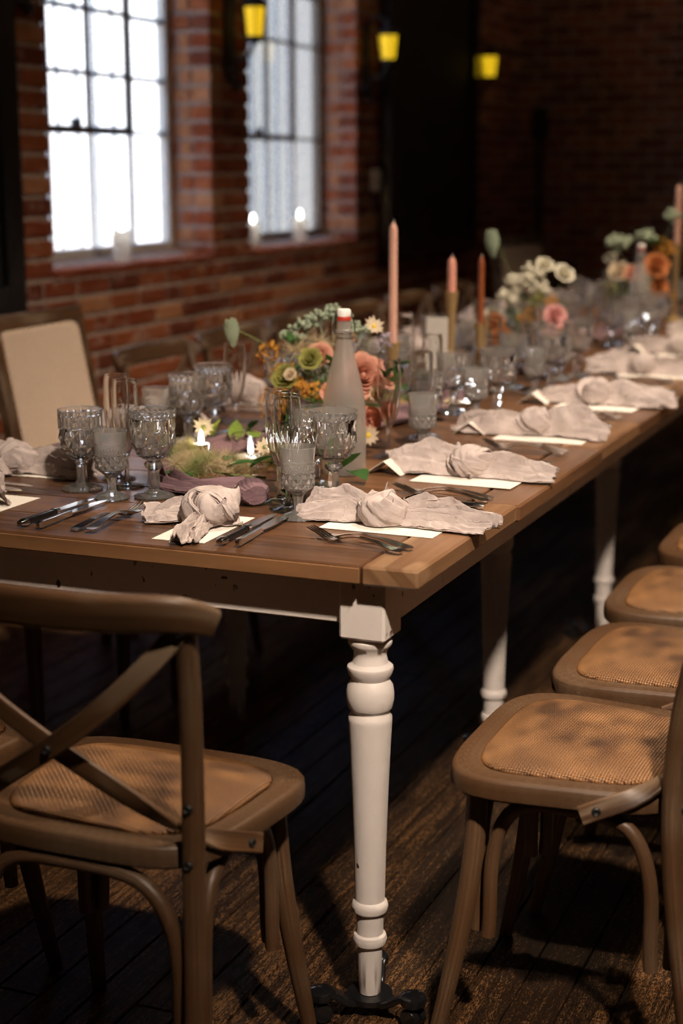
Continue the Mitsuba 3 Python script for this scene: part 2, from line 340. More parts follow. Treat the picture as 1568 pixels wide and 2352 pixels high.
for c in range(nc):
    z0 = 0.003 + c * COURSE; z1 = z0 + COURSE - JO; x = XW - BL * (0.5 if c % 2 else 0)
    while x < XR:
        m = box((BL, 0.05, z1 - z0), (x + BL / 2, YF + 0.024 + rng.uniform(-0.002, 0.002), (z0 + z1) / 2), 0.004)
        items.append((m, f'mat_brick_{rng.choice([0, 2, 2, 1])}', (x + BL / 2, YF, (z0 + z1) / 2), BL)); x += BL + JO
pieces('wall_far', 'brick', items, 'brick_field')

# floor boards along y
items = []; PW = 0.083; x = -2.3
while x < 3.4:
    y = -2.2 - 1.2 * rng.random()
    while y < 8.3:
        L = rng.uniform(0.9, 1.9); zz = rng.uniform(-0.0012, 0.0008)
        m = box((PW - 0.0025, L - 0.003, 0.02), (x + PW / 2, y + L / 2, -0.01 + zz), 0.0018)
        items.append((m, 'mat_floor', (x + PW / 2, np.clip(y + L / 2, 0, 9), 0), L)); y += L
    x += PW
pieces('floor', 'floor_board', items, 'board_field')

# steel windows: sill, frame, muntins, panes, guard bars outside
ZB = [1.075, 1.52, 1.73, 1.965, 2.2, 2.43, 2.66, 2.85]
for wi, (a, b) in enumerate(WIN):
    w = struct(f'window_{wi + 1}'); xf = XW - REV + 0.012
    cs = [a + 0.012 + (b - a - 0.024) * k / 4 for k in range(5)]
    # sloping mortar and brick sill
    sl = (np.array([[XW + 0.002, a, ZS - 0.014], [XW + 0.002, b, ZS - 0.014], [XW + 0.002, b, ZS], [XW + 0.002, a, ZS], [XW - 0.235, a, ZS - 0.014], [XW - 0.235, b, ZS - 0.014], [XW - 0.235, b, ZS + 0.058], [XW - 0.235, a, ZS + 0.058]]),
          np.array([[0, 1, 2], [0, 2, 3], [4, 6, 5], [4, 7, 6], [3, 2, 6], [3, 6, 7], [0, 4, 5], [0, 5, 1], [0, 3, 7], [0, 7, 4], [1, 5, 6], [1, 6, 2]]), np.zeros((8, 2)))
    part(w, 'sill', fix(sl), 'mat_mortar', False)
    for k in range(8): part(w, 'sill_brick', box((0.19, (b - a) / 8 - 0.012, 0.03), (XW - 0.085, a + (b - a) * (k + 0.5) / 8, ZS + 0.010), 0.004), f'mat_brick_{(k * 3 + wi) % 3}', False)
    fr = [box((0.045, 0.035, ZH - 1.05), (xf, a + 0.017, (ZH + 1.05) / 2)), box((0.045, 0.035, ZH - 1.05), (xf, b - 0.017, (ZH + 1.05) / 2)), box((0.045, b - a, 0.03), (xf, (a + b) / 2, 1.062)), box((0.045, b - a, 0.03), (xf, (a + b) / 2, ZH - 0.015))]
    part(w, 'frame', cat(fr), 'mat_frame_pale' if wi == 0 else 'mat_frame', False)
    for k in (1, 2, 3):
        part(w, 'muntin', box((0.018, 0.014, 0.44), (xf, cs[k], 1.295)), 'mat_frame_pale', False)
        part(w, 'muntin', box((0.02, 0.03 if k == 3 else 0.016, ZH - 1.52), (xf, cs[k], (ZH + 1.52) / 2)), 'mat_frame', False)
    for z in ZB[1:-1]:
        main = z == ZB[1]
        for k0, k1 in ((0, 3), (3, 4)):
            if wi == 1 and z in (ZB[2],): continue
            part(w, 'muntin', box((0.03, cs[k1] - cs[k0], (0.026 if main and k0 == 0 else 0.013)), (xf, (cs[k0] + cs[k1]) / 2, z - (0.0 if k0 == 0 else 0.004))), 'mat_frame', False)
    part(w, 'sash_latch', box((0.03, 0.035, 0.03), (xf + 0.02, (cs[1] + cs[2]) / 2 + 0.02, 1.545), 0.005), 'mat_iron', False)
    zs = [1.075] + [z for z in ZB[1:] if not (wi == 1 and z == ZB[2])]
    for k in range(4):
        for z0, z1 in zip(zs[:-1], zs[1:]):
            v = np.array([[xf, cs[k], z0], [xf, cs[k + 1], z0], [xf, cs[k + 1], z1], [xf, cs[k], z1]], float)
            part(w, 'pane', (v, np.array([[0, 1, 2], [0, 2, 3]]), np.zeros((4, 2))), 'mat_pane', False)
    for k in range(9):
        yy = a + 0.08 + (b - a - 0.1) * k / 8
        part(w, 'guard_bar', tube([(xf - 0.16, yy, 0.9), (xf - 0.16, yy, ZH)], 0.007, 6), 'mat_siding')

# outside: the pale boarded building across the yard
fence = thing('neighbour_building', 'pale boarded building seen blurred through the windows', 'building')
for k in range(55):
    part(fence, 'wall_board', box((0.06, 0.298, 5.2), (-5.6 + 0.004 * (k % 2), -1.0 + 0.3 * k, 2.4), 0.006), 'mat_siding' if k < 37 else 'mat_siding_grey', False)
part(fence, 'roof', box((2.4, 16.9, 0.18), (-6.4, 7.1, 5.1), 0.02), 'mat_frame', False)
struct('yard_ground'); put('yard_ground', ply(box((7.0, 22.0, 0.1), (-6.12, 5.0, -0.06), 0.01), 'mat_ground', False))

# ------------------------------------------------------------------ lamps of the room: ceiling spotlights above the table (out of the frame)
for i, (pos, aim, rad, dep, L) in enumerate(KEY_LAMPS):
    p = np.array(pos); d = np.array(aim) - p; d /= np.linalg.norm(d)
    a1 = np.cross(d, [0, 0, 1.0]); a1 /= np.linalg.norm(a1); a2 = np.cross(d, a1); R = np.stack([a1, a2, d], 1)
    t = thing('spotlight', f'black ceiling spotlight above the {["near corner", "near end", "middle", "far end"][i]} of the table', 'ceiling light')
    can = lathe([(0, -dep - .14), (rad * 1.4, -dep - .14), (rad * 1.66, -dep - .1), (rad * 1.66, 0.0), (rad * 1.6, 0.0), (rad * 1.58, -dep - .03), (0, -dep - .03)], 32)
    part(t, 'housing', mv(can, p, R), 'mat_black', 30)
    a = np.arange(32) * 2 * np.pi / 32
    disc = np.vstack([np.stack([rad * np.cos(a), rad * np.sin(a), a * 0 - dep], 1), [[0, 0, -dep]]])
    k = np.arange(32); tri = np.stack([np.full(32, 32), k, (k + 1) % 32], 1)
    v = disc @ R.T + p
    nrm = np.cross(v[tri[0, 1]] - v[tri[0, 0]], v[tri[0, 2]] - v[tri[0, 0]])
    if nrm @ d < 0: tri = tri[:, ::-1]
    key = part(t, 'lens', {**ply((v, tri, np.zeros((33, 2))), 'mat_white', False), 'emitter': {'type': 'area', 'radiance': col(L), 'sampling_weight': 12.0}}, None)
    part(t, 'stem', tube([p - d * (dep + .14), np.array([p[0] - d[0] * (dep + .14), p[1] - d[1] * (dep + .14), ZC])], 0.012, 8), 'mat_black')

# unseen bulbs on cords, added above the frame to give the glasses glints
def bulb(x, y, z, lab):
    t = thing('added_glint_bulb', lab, 'ceiling light')
    part(t, 'glass', {**ply(sphere(.027, (x, y, z + .006), 2, (1, 1, 1.2)), 'mat_white'), 'emitter': {'type': 'area', 'radiance': col((40, 29, 18)), 'sampling_weight': 0.25}}, None)
    part(t, 'socket', mv(lathe([(0, .04), (.016, .036), (.018, .06), (.018, .09), (.006, .1), (0, .1)], 14), (x, y, z)), 'mat_black', 40)
    part(t, 'cord', tube([(x, y, z + .1), (x, y, ZC)], .003, 5), 'mat_black')
for k in range(12):
    x, y = (-1.25 if k % 2 else .35), -1.2 + .85 * k
    bulb(x, y, 2.95 + .1 * (k % 3), f'{ORD[k]} unseen bulb added for glass glints above the table row, over the {"wall" if k % 2 else "room"} side')

# ------------------------------------------------------------------ things on the window wall
def lantern(y, lab, z=1.965):
    t = thing('wall_lantern', lab, 'wall lamp', 'amber lanterns along the brick wall')
    x = XW + 0.125
    part(t, 'backplate', box((0.018, 0.075, 0.36), (XW + 0.012, y, z - 0.06), 0.006), 'mat_iron', False)
    part(t, 'bracket_arm', tube(spline([(XW + 0.02, y, z - 0.15), (XW + 0.08, y, z - 0.14), (x, y, z - 0.075)], 8), 0.009, 8), 'mat_iron')
    part(t, 'bracket_arm', tube(spline([(XW + 0.02, y, z + 0.12), (XW + 0.08, y, z + 0.15), (x, y, z + 0.1)], 8), 0.009, 8), 'mat_iron')
    part(t, 'cross_piece', box((0.03, 0.11, 0.025), (XW + 0.02, y, z - 0.19), 0.006), 'mat_iron', False)
    part(t, 'finial', sphere(0.022, (XW + 0.035, y, z - 0.25), 1), 'mat_iron')
    part(t, 'roof', mv(lathe([(0, 0.06), (0.062, 0.06), (0.066, 0.066), (0.03, 0.10), (0.012, 0.125), (0, 0.13)], 6), (x, y, z)), 'mat_iron', False)
    part(t, 'base', mv(lathe([(0, -0.085), (0.03, -0.08), (0.046, -0.062), (0.046, -0.056), (0, -0.056)], 6), (x, y, z)), 'mat_iron', False)
    g = mv(lathe([(0, -0.055), (0.036, -0.055), (0.050, 0.058), (0, 0.058)], 6), (x, y, z))
    part(t, 'amber_glass', {**ply(g, 'mat_yellow', False), 'emitter': {'type': 'area', 'radiance': mikit_amber, 'sampling_weight': 0.4}}, None)
    for k in range(6):
        a = k * math.pi / 3
        part(t, 'glazing_bar', tube([(x + 0.038 * math.cos(a), y + 0.038 * math.sin(a), z - 0.056), (x + 0.051 * math.cos(a), y + 0.051 * math.sin(a), z + 0.06)], 0.0028, 5), 'mat_iron')
mikit_amber = col((0.80, 0.50, 0.012))
lantern(2.47, 'black iron lantern bracket cut off by the upper left frame corner', 2.14)
lantern(4.00, 'amber wall lantern on the brick pier between the two windows')
lantern(5.54, 'amber wall lantern between the second window and the black panel')
lantern(7.22, 'small amber wall lantern right of the black panel')
# the first bracket holds no lit glass in view
def panel(y0, y1, lab):
    t = thing('wall_panel', lab, 'panel')
    part(t, 'board', box((0.04, y1 - y0 - 0.1, 2.1), (XW + 0.03, (y0 + y1) / 2, 0.91 + 1.05), 0.004), 'mat_board', False)
    for c, s in (((XW + 0.045, y0 + 0.05, 1.96), (0.07, 0.1, 2.1)), ((XW + 0.045, y1 - 0.05, 1.96), (0.07, 0.1, 2.1)), ((XW + 0.045, (y0 + y1) / 2, 0.95), (0.07, y1 - y0, 0.1)), ((XW + 0.045, (y0 + y1) / 2, 2.98), (0.07, y1 - y0, 0.1))):
        part(t, 'frame_rail', box(s, c, 0.006), 'mat_black', False)
panel(5.71, 7.19, 'large black framed panel on the brick wall beyond the second window')
panel(1.0, 2.33, 'black framed panel cut off by the frame edge left of the first window')
t = thing('thermostat', 'small white wall box on the brick beside the black panel', 'wall box')
part(t, 'case', box((0.035, 0.09, 0.115), (XW + 0.02, 5.63, 1.315), 0.008), 'mat_white', False)
part(t, 'cover', box((0.008, 0.06, 0.05), (XW + 0.041, 5.63, 1.325), 0.003), 'mat_frame_pale', False)
t = thing('floor_stand', 'slim dark floor stand with a small box on top before the far wall', 'stand')
part(t, 'box', box((0.10, 0.10, 0.20), (-2.06, 7.95, 1.66), 0.012), 'mat_black', False)
part(t, 'pole', tube([(-2.06, 7.95, 0.02), (-2.06, 7.95, 1.57)], 0.028, 12), 'mat_iron')
part(t, 'base', mv(lathe([(0, 0), (0.16, 0), (0.16, 0.012), (0.04, 0.03), (0, 0.03)], 24), (-2.06, 7.95, 0)), 'mat_iron', 30)

# ------------------------------------------------------------------ candles
def flame(x, y, z, h=0.022, L=(95, 48, 13), w=0.35):
    g = mv(lathe([(0, 0), (0.0035, 0.003), (0.0045, 0.008), (0.003, 0.015), (0.001, 0.02), (0, 0.022)], 8), (x, y, z), s=h / 0.022)
    return {**ply(g, 'mat_white'), 'emitter': {'type': 'area', 'radiance': col(L), 'sampling_weight': w}}
def pillar(x, y, z, r, h, lab):
    t = thing('pillar_candle', lab, 'candle')
    part(t, 'wax', mv(wob(lathe([(0, 0), (r, 0), (r, h - 0.004), (r - 0.004, h), (r - 0.012, h - 0.003), (r - 0.016, h - 0.010), (0, h - 0.011)], 24), 0.0015, 30, 3), (x, y, z)), 'mat_pillar_wax', 40)
    part(t, 'wick', tube([(x, y, z + h - 0.012), (x + 0.001, y, z + h)], 0.0013, 6), 'mat_black')
    part(t, 'flame', flame(x, y, z + h - 0.002, 0.042, (160, 95, 38)), None, label='bright flame')
pillar(XW - 0.055, 3.18, 1.012, 0.036, 0.135, 'lit cream pillar candle on the sill of the first window')
pillar(XW - 0.06, 4.86, 1.012, 0.036, 0.135, 'lit cream pillar candle right of centre on the sill of the second window')
pillar(XW - 0.13, 4.49, 1.036, 0.036, 0.10, 'lit cream pillar candle at the left end of the second window sill')

# ------------------------------------------------------------------ tables
LEG = [(0.0, .0), (.0178, .0), (.0195, .03), (.0205, .08), (.0215, .085), (.0265, .089), (.0285, .097), (.0265, .104), (.0222, .107), (.0225, .14), (.0232, .143), (.0285, .147), (.0305, .155), (.0285, .162), (.0245, .166),
       (.0265, .26), (.030, .36), (.0335, .44), (.0355, .475), (.0353, .482), (.031, .488), (.0305, .491), (.0355, .497), (.0382, .510), (.0385, .522), (.0365, .534), (.0315, .542), (.030, .545), (.0345, .552), (.0375, .562), (.0365, .566),
       (.029, .572), (.0262, .583), (.0268, .592), (.033, .600), (.0352, .604), (.0352, .609), (.029, .612), (.029, .622), (0, .622)]
LEG = [(r, z + 0.034) for r, z in LEG]
ZA0, ZA1 = 0.671, ZT - 0.030
def table(y0, y1, wid, lab, legs, first):
    t = thing('farm_table', lab, 'table')
    # boards across the table between the two long edge boards
    ew = 0.092; n = max(1, round((y1 - y0) / 0.142)); pw = (y1 - y0) / n
    for k in range(n):
        part(t, 'plank', box((wid - 2 * ew - 0.002, pw - 0.0016, 0.030), (-wid / 2 + rng.uniform(-.001, .001), y0 + pw * (k + 0.5), ZT - 0.015 + rng.uniform(-.0006, .0004)), 0.0028, (rng.random() * 9, rng.random() * 9)), 'mat_top_wood', False)
    for side in (0, 1):
        js = [y0] + ([0.527, 1.16, 1.543, 2.2] if first else [y0 + .55, y0 + 1.2, y0 + 1.75, y0 + 2.4]) + [y1]
        for k in range(len(js) - 1):
            x = -ew / 2 if side == 0 else -wid + ew / 2; dx = [0.0, 0.004, 0.0, 0.002, 0.0][k % 5] * (1 if side == 0 else -1)
            m = box((ew, js[k + 1] - js[k] - 0.0016, 0.0315), (x + dx, (js[k] + js[k + 1]) / 2, ZT - 0.0155 + [0.0, -0.0016, 0.0008, -0.001, 0][k % 5]), 0.004, (rng.random() * 9, rng.random() * 9))
            part(t, 'edge_board', m, 'mat_top_wood_light' if k % 2 == 0 else 'mat_top_wood', False)
    if first: part(t, 'edge_strip', box((wid - 2 * ew - 0.003, 0.004, 0.0245), (-wid / 2, y0 - 0.0012, ZT - 0.0155), 0.0012, (3.1, 1.7)), 'mat_edge_wood', False)
    lx = 0.104
    for (x, y, w) in [(-wid / 2, y0 + 0.05, wid - 2 * lx), (-wid / 2, y1 - 0.05, wid - 2 * lx)]:
        part(t, 'apron', box((w + 0.02, 0.022, ZA1 - ZA0), (x, y + 0.012, (ZA0 + ZA1) / 2), 0.002), 'mat_paint', False)
    for x in (-lx + 0.026, -wid + lx - 0.026):
        for a, b in ((y0 + 0.06, y0 + 0.312), (y0 + 0.315, y1 - 0.06)):
            part(t, 'apron', box((0.022, b - a, ZA1 - ZA0), (x, (a + b) / 2, (ZA0 + ZA1) / 2), 0.0015), 'mat_paint', False)
    for (x, y, zf) in legs:
        lg = part(t, 'leg', mv(lathe(LEG, 40), (x, y, 0)), 'mat_paint', 35)
        part(lg, 'block', box((0.077, 0.077, ZA1 - 0.650), (x, y, (ZA1 + 0.650) / 2), 0.004), 'mat_paint', False)
def dolly(x, y, rz, lab):
    """three-armed black roller under a leg"""
    t = thing('leg_dolly', lab, 'leg dolly')
    hub = lathe([(0, 0.022), (0.036, 0.022), (0.038, 0.026), (0.038, 0.033), (0.0, 0.033)], 24)
    part(t, 'cup', mv(hub, (x, y, 0)), 'mat_black_handle', 40)
    for k in range(3):
        a = math.radians(rz + 120 * k); c, s = math.cos(a), math.sin(a)
        path = [(x + c * q, y + s * q, z) for q, z in ((0.02, .026), (0.04, .027), (0.055, .036), (0.07, .047), (0.088, .050))]
        arm = sweep(spline(path, 10), rrect(0.012, 0.040, 0.005), (0, 0, 1))
        cap = mv(lathe([(0, .040), (.021, .040), (.023, .046), (.022, .054), (.015, .058), (0, .059)], 20), (x + c * .088, y + s * .088, 0))
        ar = part(t, 'arm', cat([arm, cap]), 'mat_black_handle', 40)
        part(ar, 'caster', cat([mv(lathe([(0, -.007), (.015, -.007), (.017, -.004), (.017, .004), (.015, .007), (0, .007)], 20), (x + c * .088 + q * s, y + s * .088 - q * c, 0.0175), rot('z', rz + 120 * k + 90) @ rot('y', 90)) for q in (-.009, .009)] + [box((.008, .008, .03), (x + c * .088, y + s * .088, .032), .001)]), 'mat_black_handle', 40)
TW = 1.14
table(0.0, 2.85, TW, 'long rustic table with white turned corner leg, nearest the camera', [(-.104, .071, 0), (-TW + .104, .071, 0), (-.24, 1.19, 0), (-TW + .24, 1.19, 0), (-.25, 2.31, 0), (-TW + .25, 2.31, 0)], True)
table(2.853, 5.75, TW, 'far rustic table continuing the row towards the dark end of the room', [(-.104, 2.95, 0), (-TW + .104, 2.95, 0), (-.24, 4.3, 0), (-TW + .24, 4.3, 0), (-.104, 5.65, 0), (-TW + .104, 5.65, 0)], False)
dolly(-.104, .071, -15, 'black three-armed caster dolly under the near white table leg')
for k, (x, y) in enumerate([(-.24, 1.19), (-.25, 2.31)]): dolly(x, y, 20 + 40 * k, f'black caster dolly under the {["second", "third"][k]} white leg of the near table')

# ------------------------------------------------------------------ cross-back chairs
def outline(off, n=72):
    """seat outline pulled in by off: front (y > 0) wider than the back"""
    a = np.arange(n) * 2 * np.pi / n; c, s = np.cos(a), np.sin(a); out = []
    for ca, sa in zip(c, s):
        lo, hi = 0.01, 0.5
        for _ in range(22):
            m = (lo + hi) / 2; x, y = m * ca, m * sa
            hw = (0.198 + 0.035 * min(1, (y + 0.19) / 0.35)) - off; hy = 0.190 - off
            inside = (abs(x) / hw) ** 4.2 + (abs(y) / hy) ** 4.2 < 1
            lo, hi = (m, hi) if inside else (lo, m)
        out.append((lo * ca, lo * sa))
    return np.array(out)
def rings(rs):
    """loops (outline offset, z) skinned together; uv along the rim"""
    n = 72; v, uv = [], []
    for k, (off, z) in enumerate(rs):
        o = outline(off, n); L = np.r_[0, np.cumsum(np.linalg.norm(np.diff(o, axis=0), axis=1))]
        v.append(np.c_[o, np.full(n, z)]); uv.append(np.c_[L, np.full(n, off + z)])
    return np.vstack(v), grid_faces(len(rs), n, True, True), np.vstack(uv)
def chair_proto():
    P = Proto(); w = 'mat_chair_wood'
    zt, zb = 0.468, 0.432
    P.add('seat_frame', fix(rings([(0.006, zb), (0.001, zb + .005), (0.0, zb + .018), (0.001, zt - .007), (0.004, zt - .002), (0.009, zt), (0.036, zt), (0.041, zt - .004), (0.042, zb)])), w, 40)
    n = 72; o = outline(0.0405, n); fr = [1.0, .985, .95, .88, .75, .6, .45, .3, .15]; hh = [-.006, .002, .0055, .0085, .011, .012, .0125, .0128, .013]
    v = np.vstack([np.c_[o * f, np.full(n, zt + h)] for f, h in zip(fr, hh)] + [[[0, 0, zt + .013]]])
    i = np.arange(n); b = (len(fr) - 1) * n
    f = np.vstack([grid_faces(len(fr), n, True), np.stack([b + i, b + (i + 1) % n, np.full(n, len(v) - 1)], 1)])
    v2 = np.vstack([v, [[0, 0, zt - .006]]]); f2 = np.vstack([f, np.stack([(i + 1) % n, i, np.full(n, len(v2) - 1)], 1)])
    P.add('rattan_seat', fix((v2, f2, v2[:, :2] @ rot('z', 3)[:2, :2].T)), 'mat_rattan', True)
    for s in (-1, 1):
        pts = spline([(s * .205, -.225, 0), (s * .196, -.195, .22), (s * .186, -.172, .45), (s * .194, -.185, .62), (s * .215, -.238, .825)], 26)
        P.add('rear_leg', sweep(pts, circ(1, 14), (0, 1, 0), scale=np.interp(np.linspace(0, 1, 26), [0, .2, .55, 1], [.0135, .016, .0165, .0145])), w)
        fp = spline([(s * .198, .190, 0), (s * .180, .152, .2), (s * .168, .135, .36), (s * .166, .133, .435)], 20)
        P.add('front_leg', sweep(fp, circ(1, 14), (0, 1, 0), scale=np.interp(np.linspace(0, 1, 20), [0, .5, 1], [.012, .0165, .0175])), w)
    tr = spline([(-.242, -.212, .806), (-.226, -.240, .819), (-.12, -.276, .823), (0, -.286, .823), (.12, -.276, .823), (.226, -.240, .819), (.242, -.212, .806)], 34)
    P.add('top_rail', sweep(tr, rrect(.052, .021, .0095, 4), (0, -.25, 1), scale=np.stack([np.interp(np.abs(np.linspace(-1, 1, 34)), [0, .8, 1], [1.12, 1, .72]), np.ones(34)], 1)), w)
    for s in (-1, 1):
        sl = spline([(s * .220, -.232, .815), (s * .165, -.246, .748), (0, -.225 - .005 * s, .608), (-s * .12, -.185, .525), (-s * .180, -.142, .476), (-s * .2115, -.085, .450), (-s * .226, -.045, .434)], 34)
        ref = np.stack([np.interp(np.linspace(0, 1, 34), [0, .62, .85, 1], [0, 0, -s * 1.2, -s * 3]), np.ones(34), np.zeros(34)], 1)
        P.add('cross_slat', sweep(sl, rrect(.0085, .030, .003), ref), w)
    def hoop(a, b, inn):
        a, b = np.array(a), np.array(b); u = b - a
        return tube(spline([a + (0, 0, .185), a + u * .01 + (0, 0, .27), a + u * .05 + (0, 0, .355), a + u * .17 + (0, 0, .407), a + u * .32 + (0, 0, .42), a + u * .5 + (0, 0, .421), a + u * .68 + (0, 0, .42), a + u * .83 + (0, 0, .407), a + u * .95 + (0, 0, .355), a + u * .99 + (0, 0, .27), b + (0, 0, .185)], 40), .0118, 10)
    P.add('hoop_brace', hoop((-.166, -.176, 0), (.166, -.176, 0), 0), w).add('hoop_brace', hoop((-.152, .133, 0), (.152, .133, 0), 0), w)
    for s in (-1, 1): P.add('hoop_brace', hoop((s * .184, -.15, 0), (s * .168, .112, 0), 0), w)
    def bolt(c, d): 
        d = np.array(d, float); d /= np.linalg.norm(d); a1 = np.cross(d, [.3, .2, 1]); a1 /= np.linalg.norm(a1)
        return mv(lathe([(0, -.006), (.007, -.006), (.0072, .001), (.005, .003), (.0035, .0015), (0, .001)], 12), c, np.stack([a1, np.cross(d, a1), d], 1))
    for s in (-1, 1):
        for c, d in (((s * .186, -.1885, .452), (0, -1, 0)), ((s * .1885, -.191, .535), (0, -1, .05)), ((s * .214, -.2515, .800), (0, -1, -.3)), ((s * .2235, -.068, .4425), (s, -.3, 0))):
            P.add('bolt', bolt(c, d), 'mat_iron', 40)
    P.add('bolt', bolt((0, -.236, .608), (0, -1, 0)), 'mat_iron', 40)
    return P
CH = chair_proto()
CH.place(mat4(-.360, -.230, 0, 0), 'cross_back_chair', 'cross-back wooden chair seen from behind at the near end of the table', 'chair')
CH.place(mat4(-.865, -.195, 0, 0), 'cross_back_chair', 'cross-back chair at the near end of the table, cut off by the left frame edge', 'chair')
for k, (x, y, a) in enumerate([(.217, .218, 0), (.245, .715, -1), (.220, 1.215, 0.5), (.225, 1.76, 0), (.25, 2.3, 1)]):
    CH.place(mat4(x, y, 0, 90 + a), 'cross_back_chair', f'{ORD[k]} cross-back rattan chair from the near corner along the right side of the table', 'chair')
for k, y in enumerate([2.07, 2.60, 3.13, 3.72, 4.3, 4.9]):
    CH.place(mat4(-1.36, y, 0, -90), 'cross_back_chair', f'cross-back chair against the brick wall, {ORD[k]} after the linen chair', 'chair')

def linen_proto():
    P = Proto(); w = 'mat_chair_wood'; lean = rot('x', 11)
    def back(m): return mv(m, (0, -.215, .44), lean)
    for s in (-1, 1):
        P.add('back_post', back(box((.042, .034, .56), (s * .208, 0, .28), .006)), w, False)
        P.add('leg', tube([(s * .195, -.215 - .03, 0), (s * .198, -.218, .45)], [.016, .022], 10), w)
        P.add('leg', tube([(s * .19, .2, 0), (s * .2, .2, .42)], [.013, .021], 10), w)
    P.add('back_rail', back(box((.458, .036, .046), (0, 0, .555), .008)), w, False).add('back_rail', back(box((.40, .03, .035), (0, 0, .10), .006)), w, False)
    P.add('back_pad', back(wob(box((.372, .05, .42), (0, .004, .325), .016), .002, 12)), 'mat_linen', 50)
    P.add('seat_rail', box((.45, .44, .06), (0, 0, .415), .006), w, False)
    P.add('seat_pad', box((.44, .43, .07), (0, .005, .475), .025), 'mat_linen', 50)
    return P
LC = linen_proto()
LC.place(mat4(-1.37, 1.56, -0.015, -90), 'linen_chair', 'dark-framed chair with cream linen back beside the brick wall under the first window', 'chair')
LC.place(mat4(-1.385, 0.935, 0, -90), 'linen_chair', 'dark-framed upholstered chair cut off at the left frame edge', 'chair')
LC.place(mat4(-1.40, 6.15, 0, -112), 'linen_chair', 'far linen-backed chair below the wall lantern beyond the black panel', 'chair')

# ------------------------------------------------------------------ glasses
def diamonds(n, z0, z1, amp, rows):
    def fn(A, z, r):
        v = (z - z0) / (z1 - z0) * rows; u = A * n / (2 * np.pi)
        p, q = (u + v / 2), (u - v / 2)
        d = np.minimum(np.abs((p % 1) - .5), np.abs((q % 1) - .5)) * 2
        e = np.clip(np.minimum(z - z0, z1 - z) / .002, 0, 1)
        return amp * (d - .6) * e
    return fn
def flutes(n, z0, z1, amp):
    return lambda A, z, r: -amp * np.abs(np.cos(A * n / 2)) * np.clip(np.minimum(z - z0, z1 - z) / .004, 0, 1)
def dense(p, step):
    p = np.asarray(p, float); out = [p[0]]
    for a, b in zip(p[:-1], p[1:]):
        k = max(1, int(np.ceil(np.linalg.norm(b - a) / step))); out += [a + (b - a) * j / k for j in range(1, k + 1)]
    return np.array(out)
def glass(outer, inner, n, step, reliefs):
    """outer runs from the axis at the foot to the rim, inner from the rim to the axis at the bottom of the bowl"""
    o = dense(outer, step); i = dense(inner, step * 2.2)
    p = np.vstack([o, i]); k = np.arange(len(p)) < len(o)
    def rel(A, z, r): return k[:, None] * sum(f(A, z, r) for f in reliefs) if reliefs else 0
    return lathe(p, n, rel)
def small_goblet(hi):
    o = [(0, .0), (.030, .0), (.0315, .0025), (.024, .008), (.011, .013), (.0085, .018), (.0085, .032), (.0105, .041), (.018, .049), (.0285, .057), (.0295, .061), (.0292, .082), (.0295, .084), (.0295, .101), (.029, .104), (.0315, .126), (.0312, .127)]
    i = [(.0300, .1268), (.0275, .104), (.0255, .062), (.018, .053), (.006, .049), (0, .0485)]
    return glass(o, i, 96 if hi else 40, .0014 if hi else .005, [diamonds(12, .0555, .083, .0038, 3.0), diamonds(32, .085, .100, .0011, 3.0), flutes(8, .014, .048, .0016), flutes(20, .001, .011, .0015)])
def tall_goblet(hi):
    o = [(0, .0), (.0375, .0), (.039, .003), (.030, .009), (.0125, .014), (.010, .022), (.0098, .045), (.012, .052), (.012, .056), (.020, .060), (.031, .070), (.0375, .085), (.0405, .105), (.0415, .128), (.0418, .152), (.0415, .1535)]
    i = [(.0400, .1535), (.0388, .128), (.0372, .105), (.033, .085), (.024, .073), (.010, .066), (0, .065)]
    return glass(o, i, 96 if hi else 40, .0016 if hi else .006, [diamonds(9, .066, .122, .0062, 3.2), flutes(18, .121, .146, .0020), flutes(8, .012, .054, .0018), flutes(24, .001, .012, .0012)])
def knob_goblet(hi):
    o = [(0, .0), (.0365, .0), (.038, .003), (.028, .008), (.0125, .012), (.0095, .016), (.0115, .034), (.0105, .048), (.0095, .052), (.0155, .057), (.017, .062), (.0145, .067), (.011, .0695), (.020, .0735), (.032, .082), (.0395, .098), (.0425, .120), (.0435, .145), (.044, .163), (.0437, .1645)]
    i = [(.0422, .1645), (.0412, .145), (.0395, .120), (.035, .098), (.026, .086), (.010, .079), (0, .078)]
    return glass(o, i, 96 if hi else 40, .0016 if hi else .006, [diamonds(8, .076, .150, .0062, 2.6), flutes(28, .128, .158, .0014), flutes(6, .013, .05, .0014)])
def flute_glass(hi):
    o = [(0, .0), (.0325, .0), (.033, .0018), (.020, .0045), (.006, .008), (.0042, .014), (.0042, .050), (.006, .062), (.012, .076), (.0205, .100), (.0245, .130), (.0255, .150), (.0240, .190), (.0225, .205), (.0222, .2058)]
    i = [(.0210, .2055), (.0226, .190), (.0240, .150), (.0230, .130), (.0190, .100), (.0105, .078), (.004, .066), (0, .0655)]
    return glass(o, i, 64 if hi else 32, .004 if hi else .010, [lambda A, z, r: .0007 * np.cos(A * 14) * np.clip((z - .062) / .02, 0, 1) * np.clip((.145 - z) / .03, 0, 1)])
def tumbler(hi):
    o = [(0, .0), (.030, .0), (.031, .003), (.034, .05), (.036, .088), (.0358, .089)]
    i = [(.0340, .0888), (.0320, .05), (.029, .010), (.01, .0085), (0, .0085)]
    return glass(o, i, 80 if hi else 36, .002 if hi else .006, [diamonds(14, .008, .058, .0022, 4.0)])
G = {}
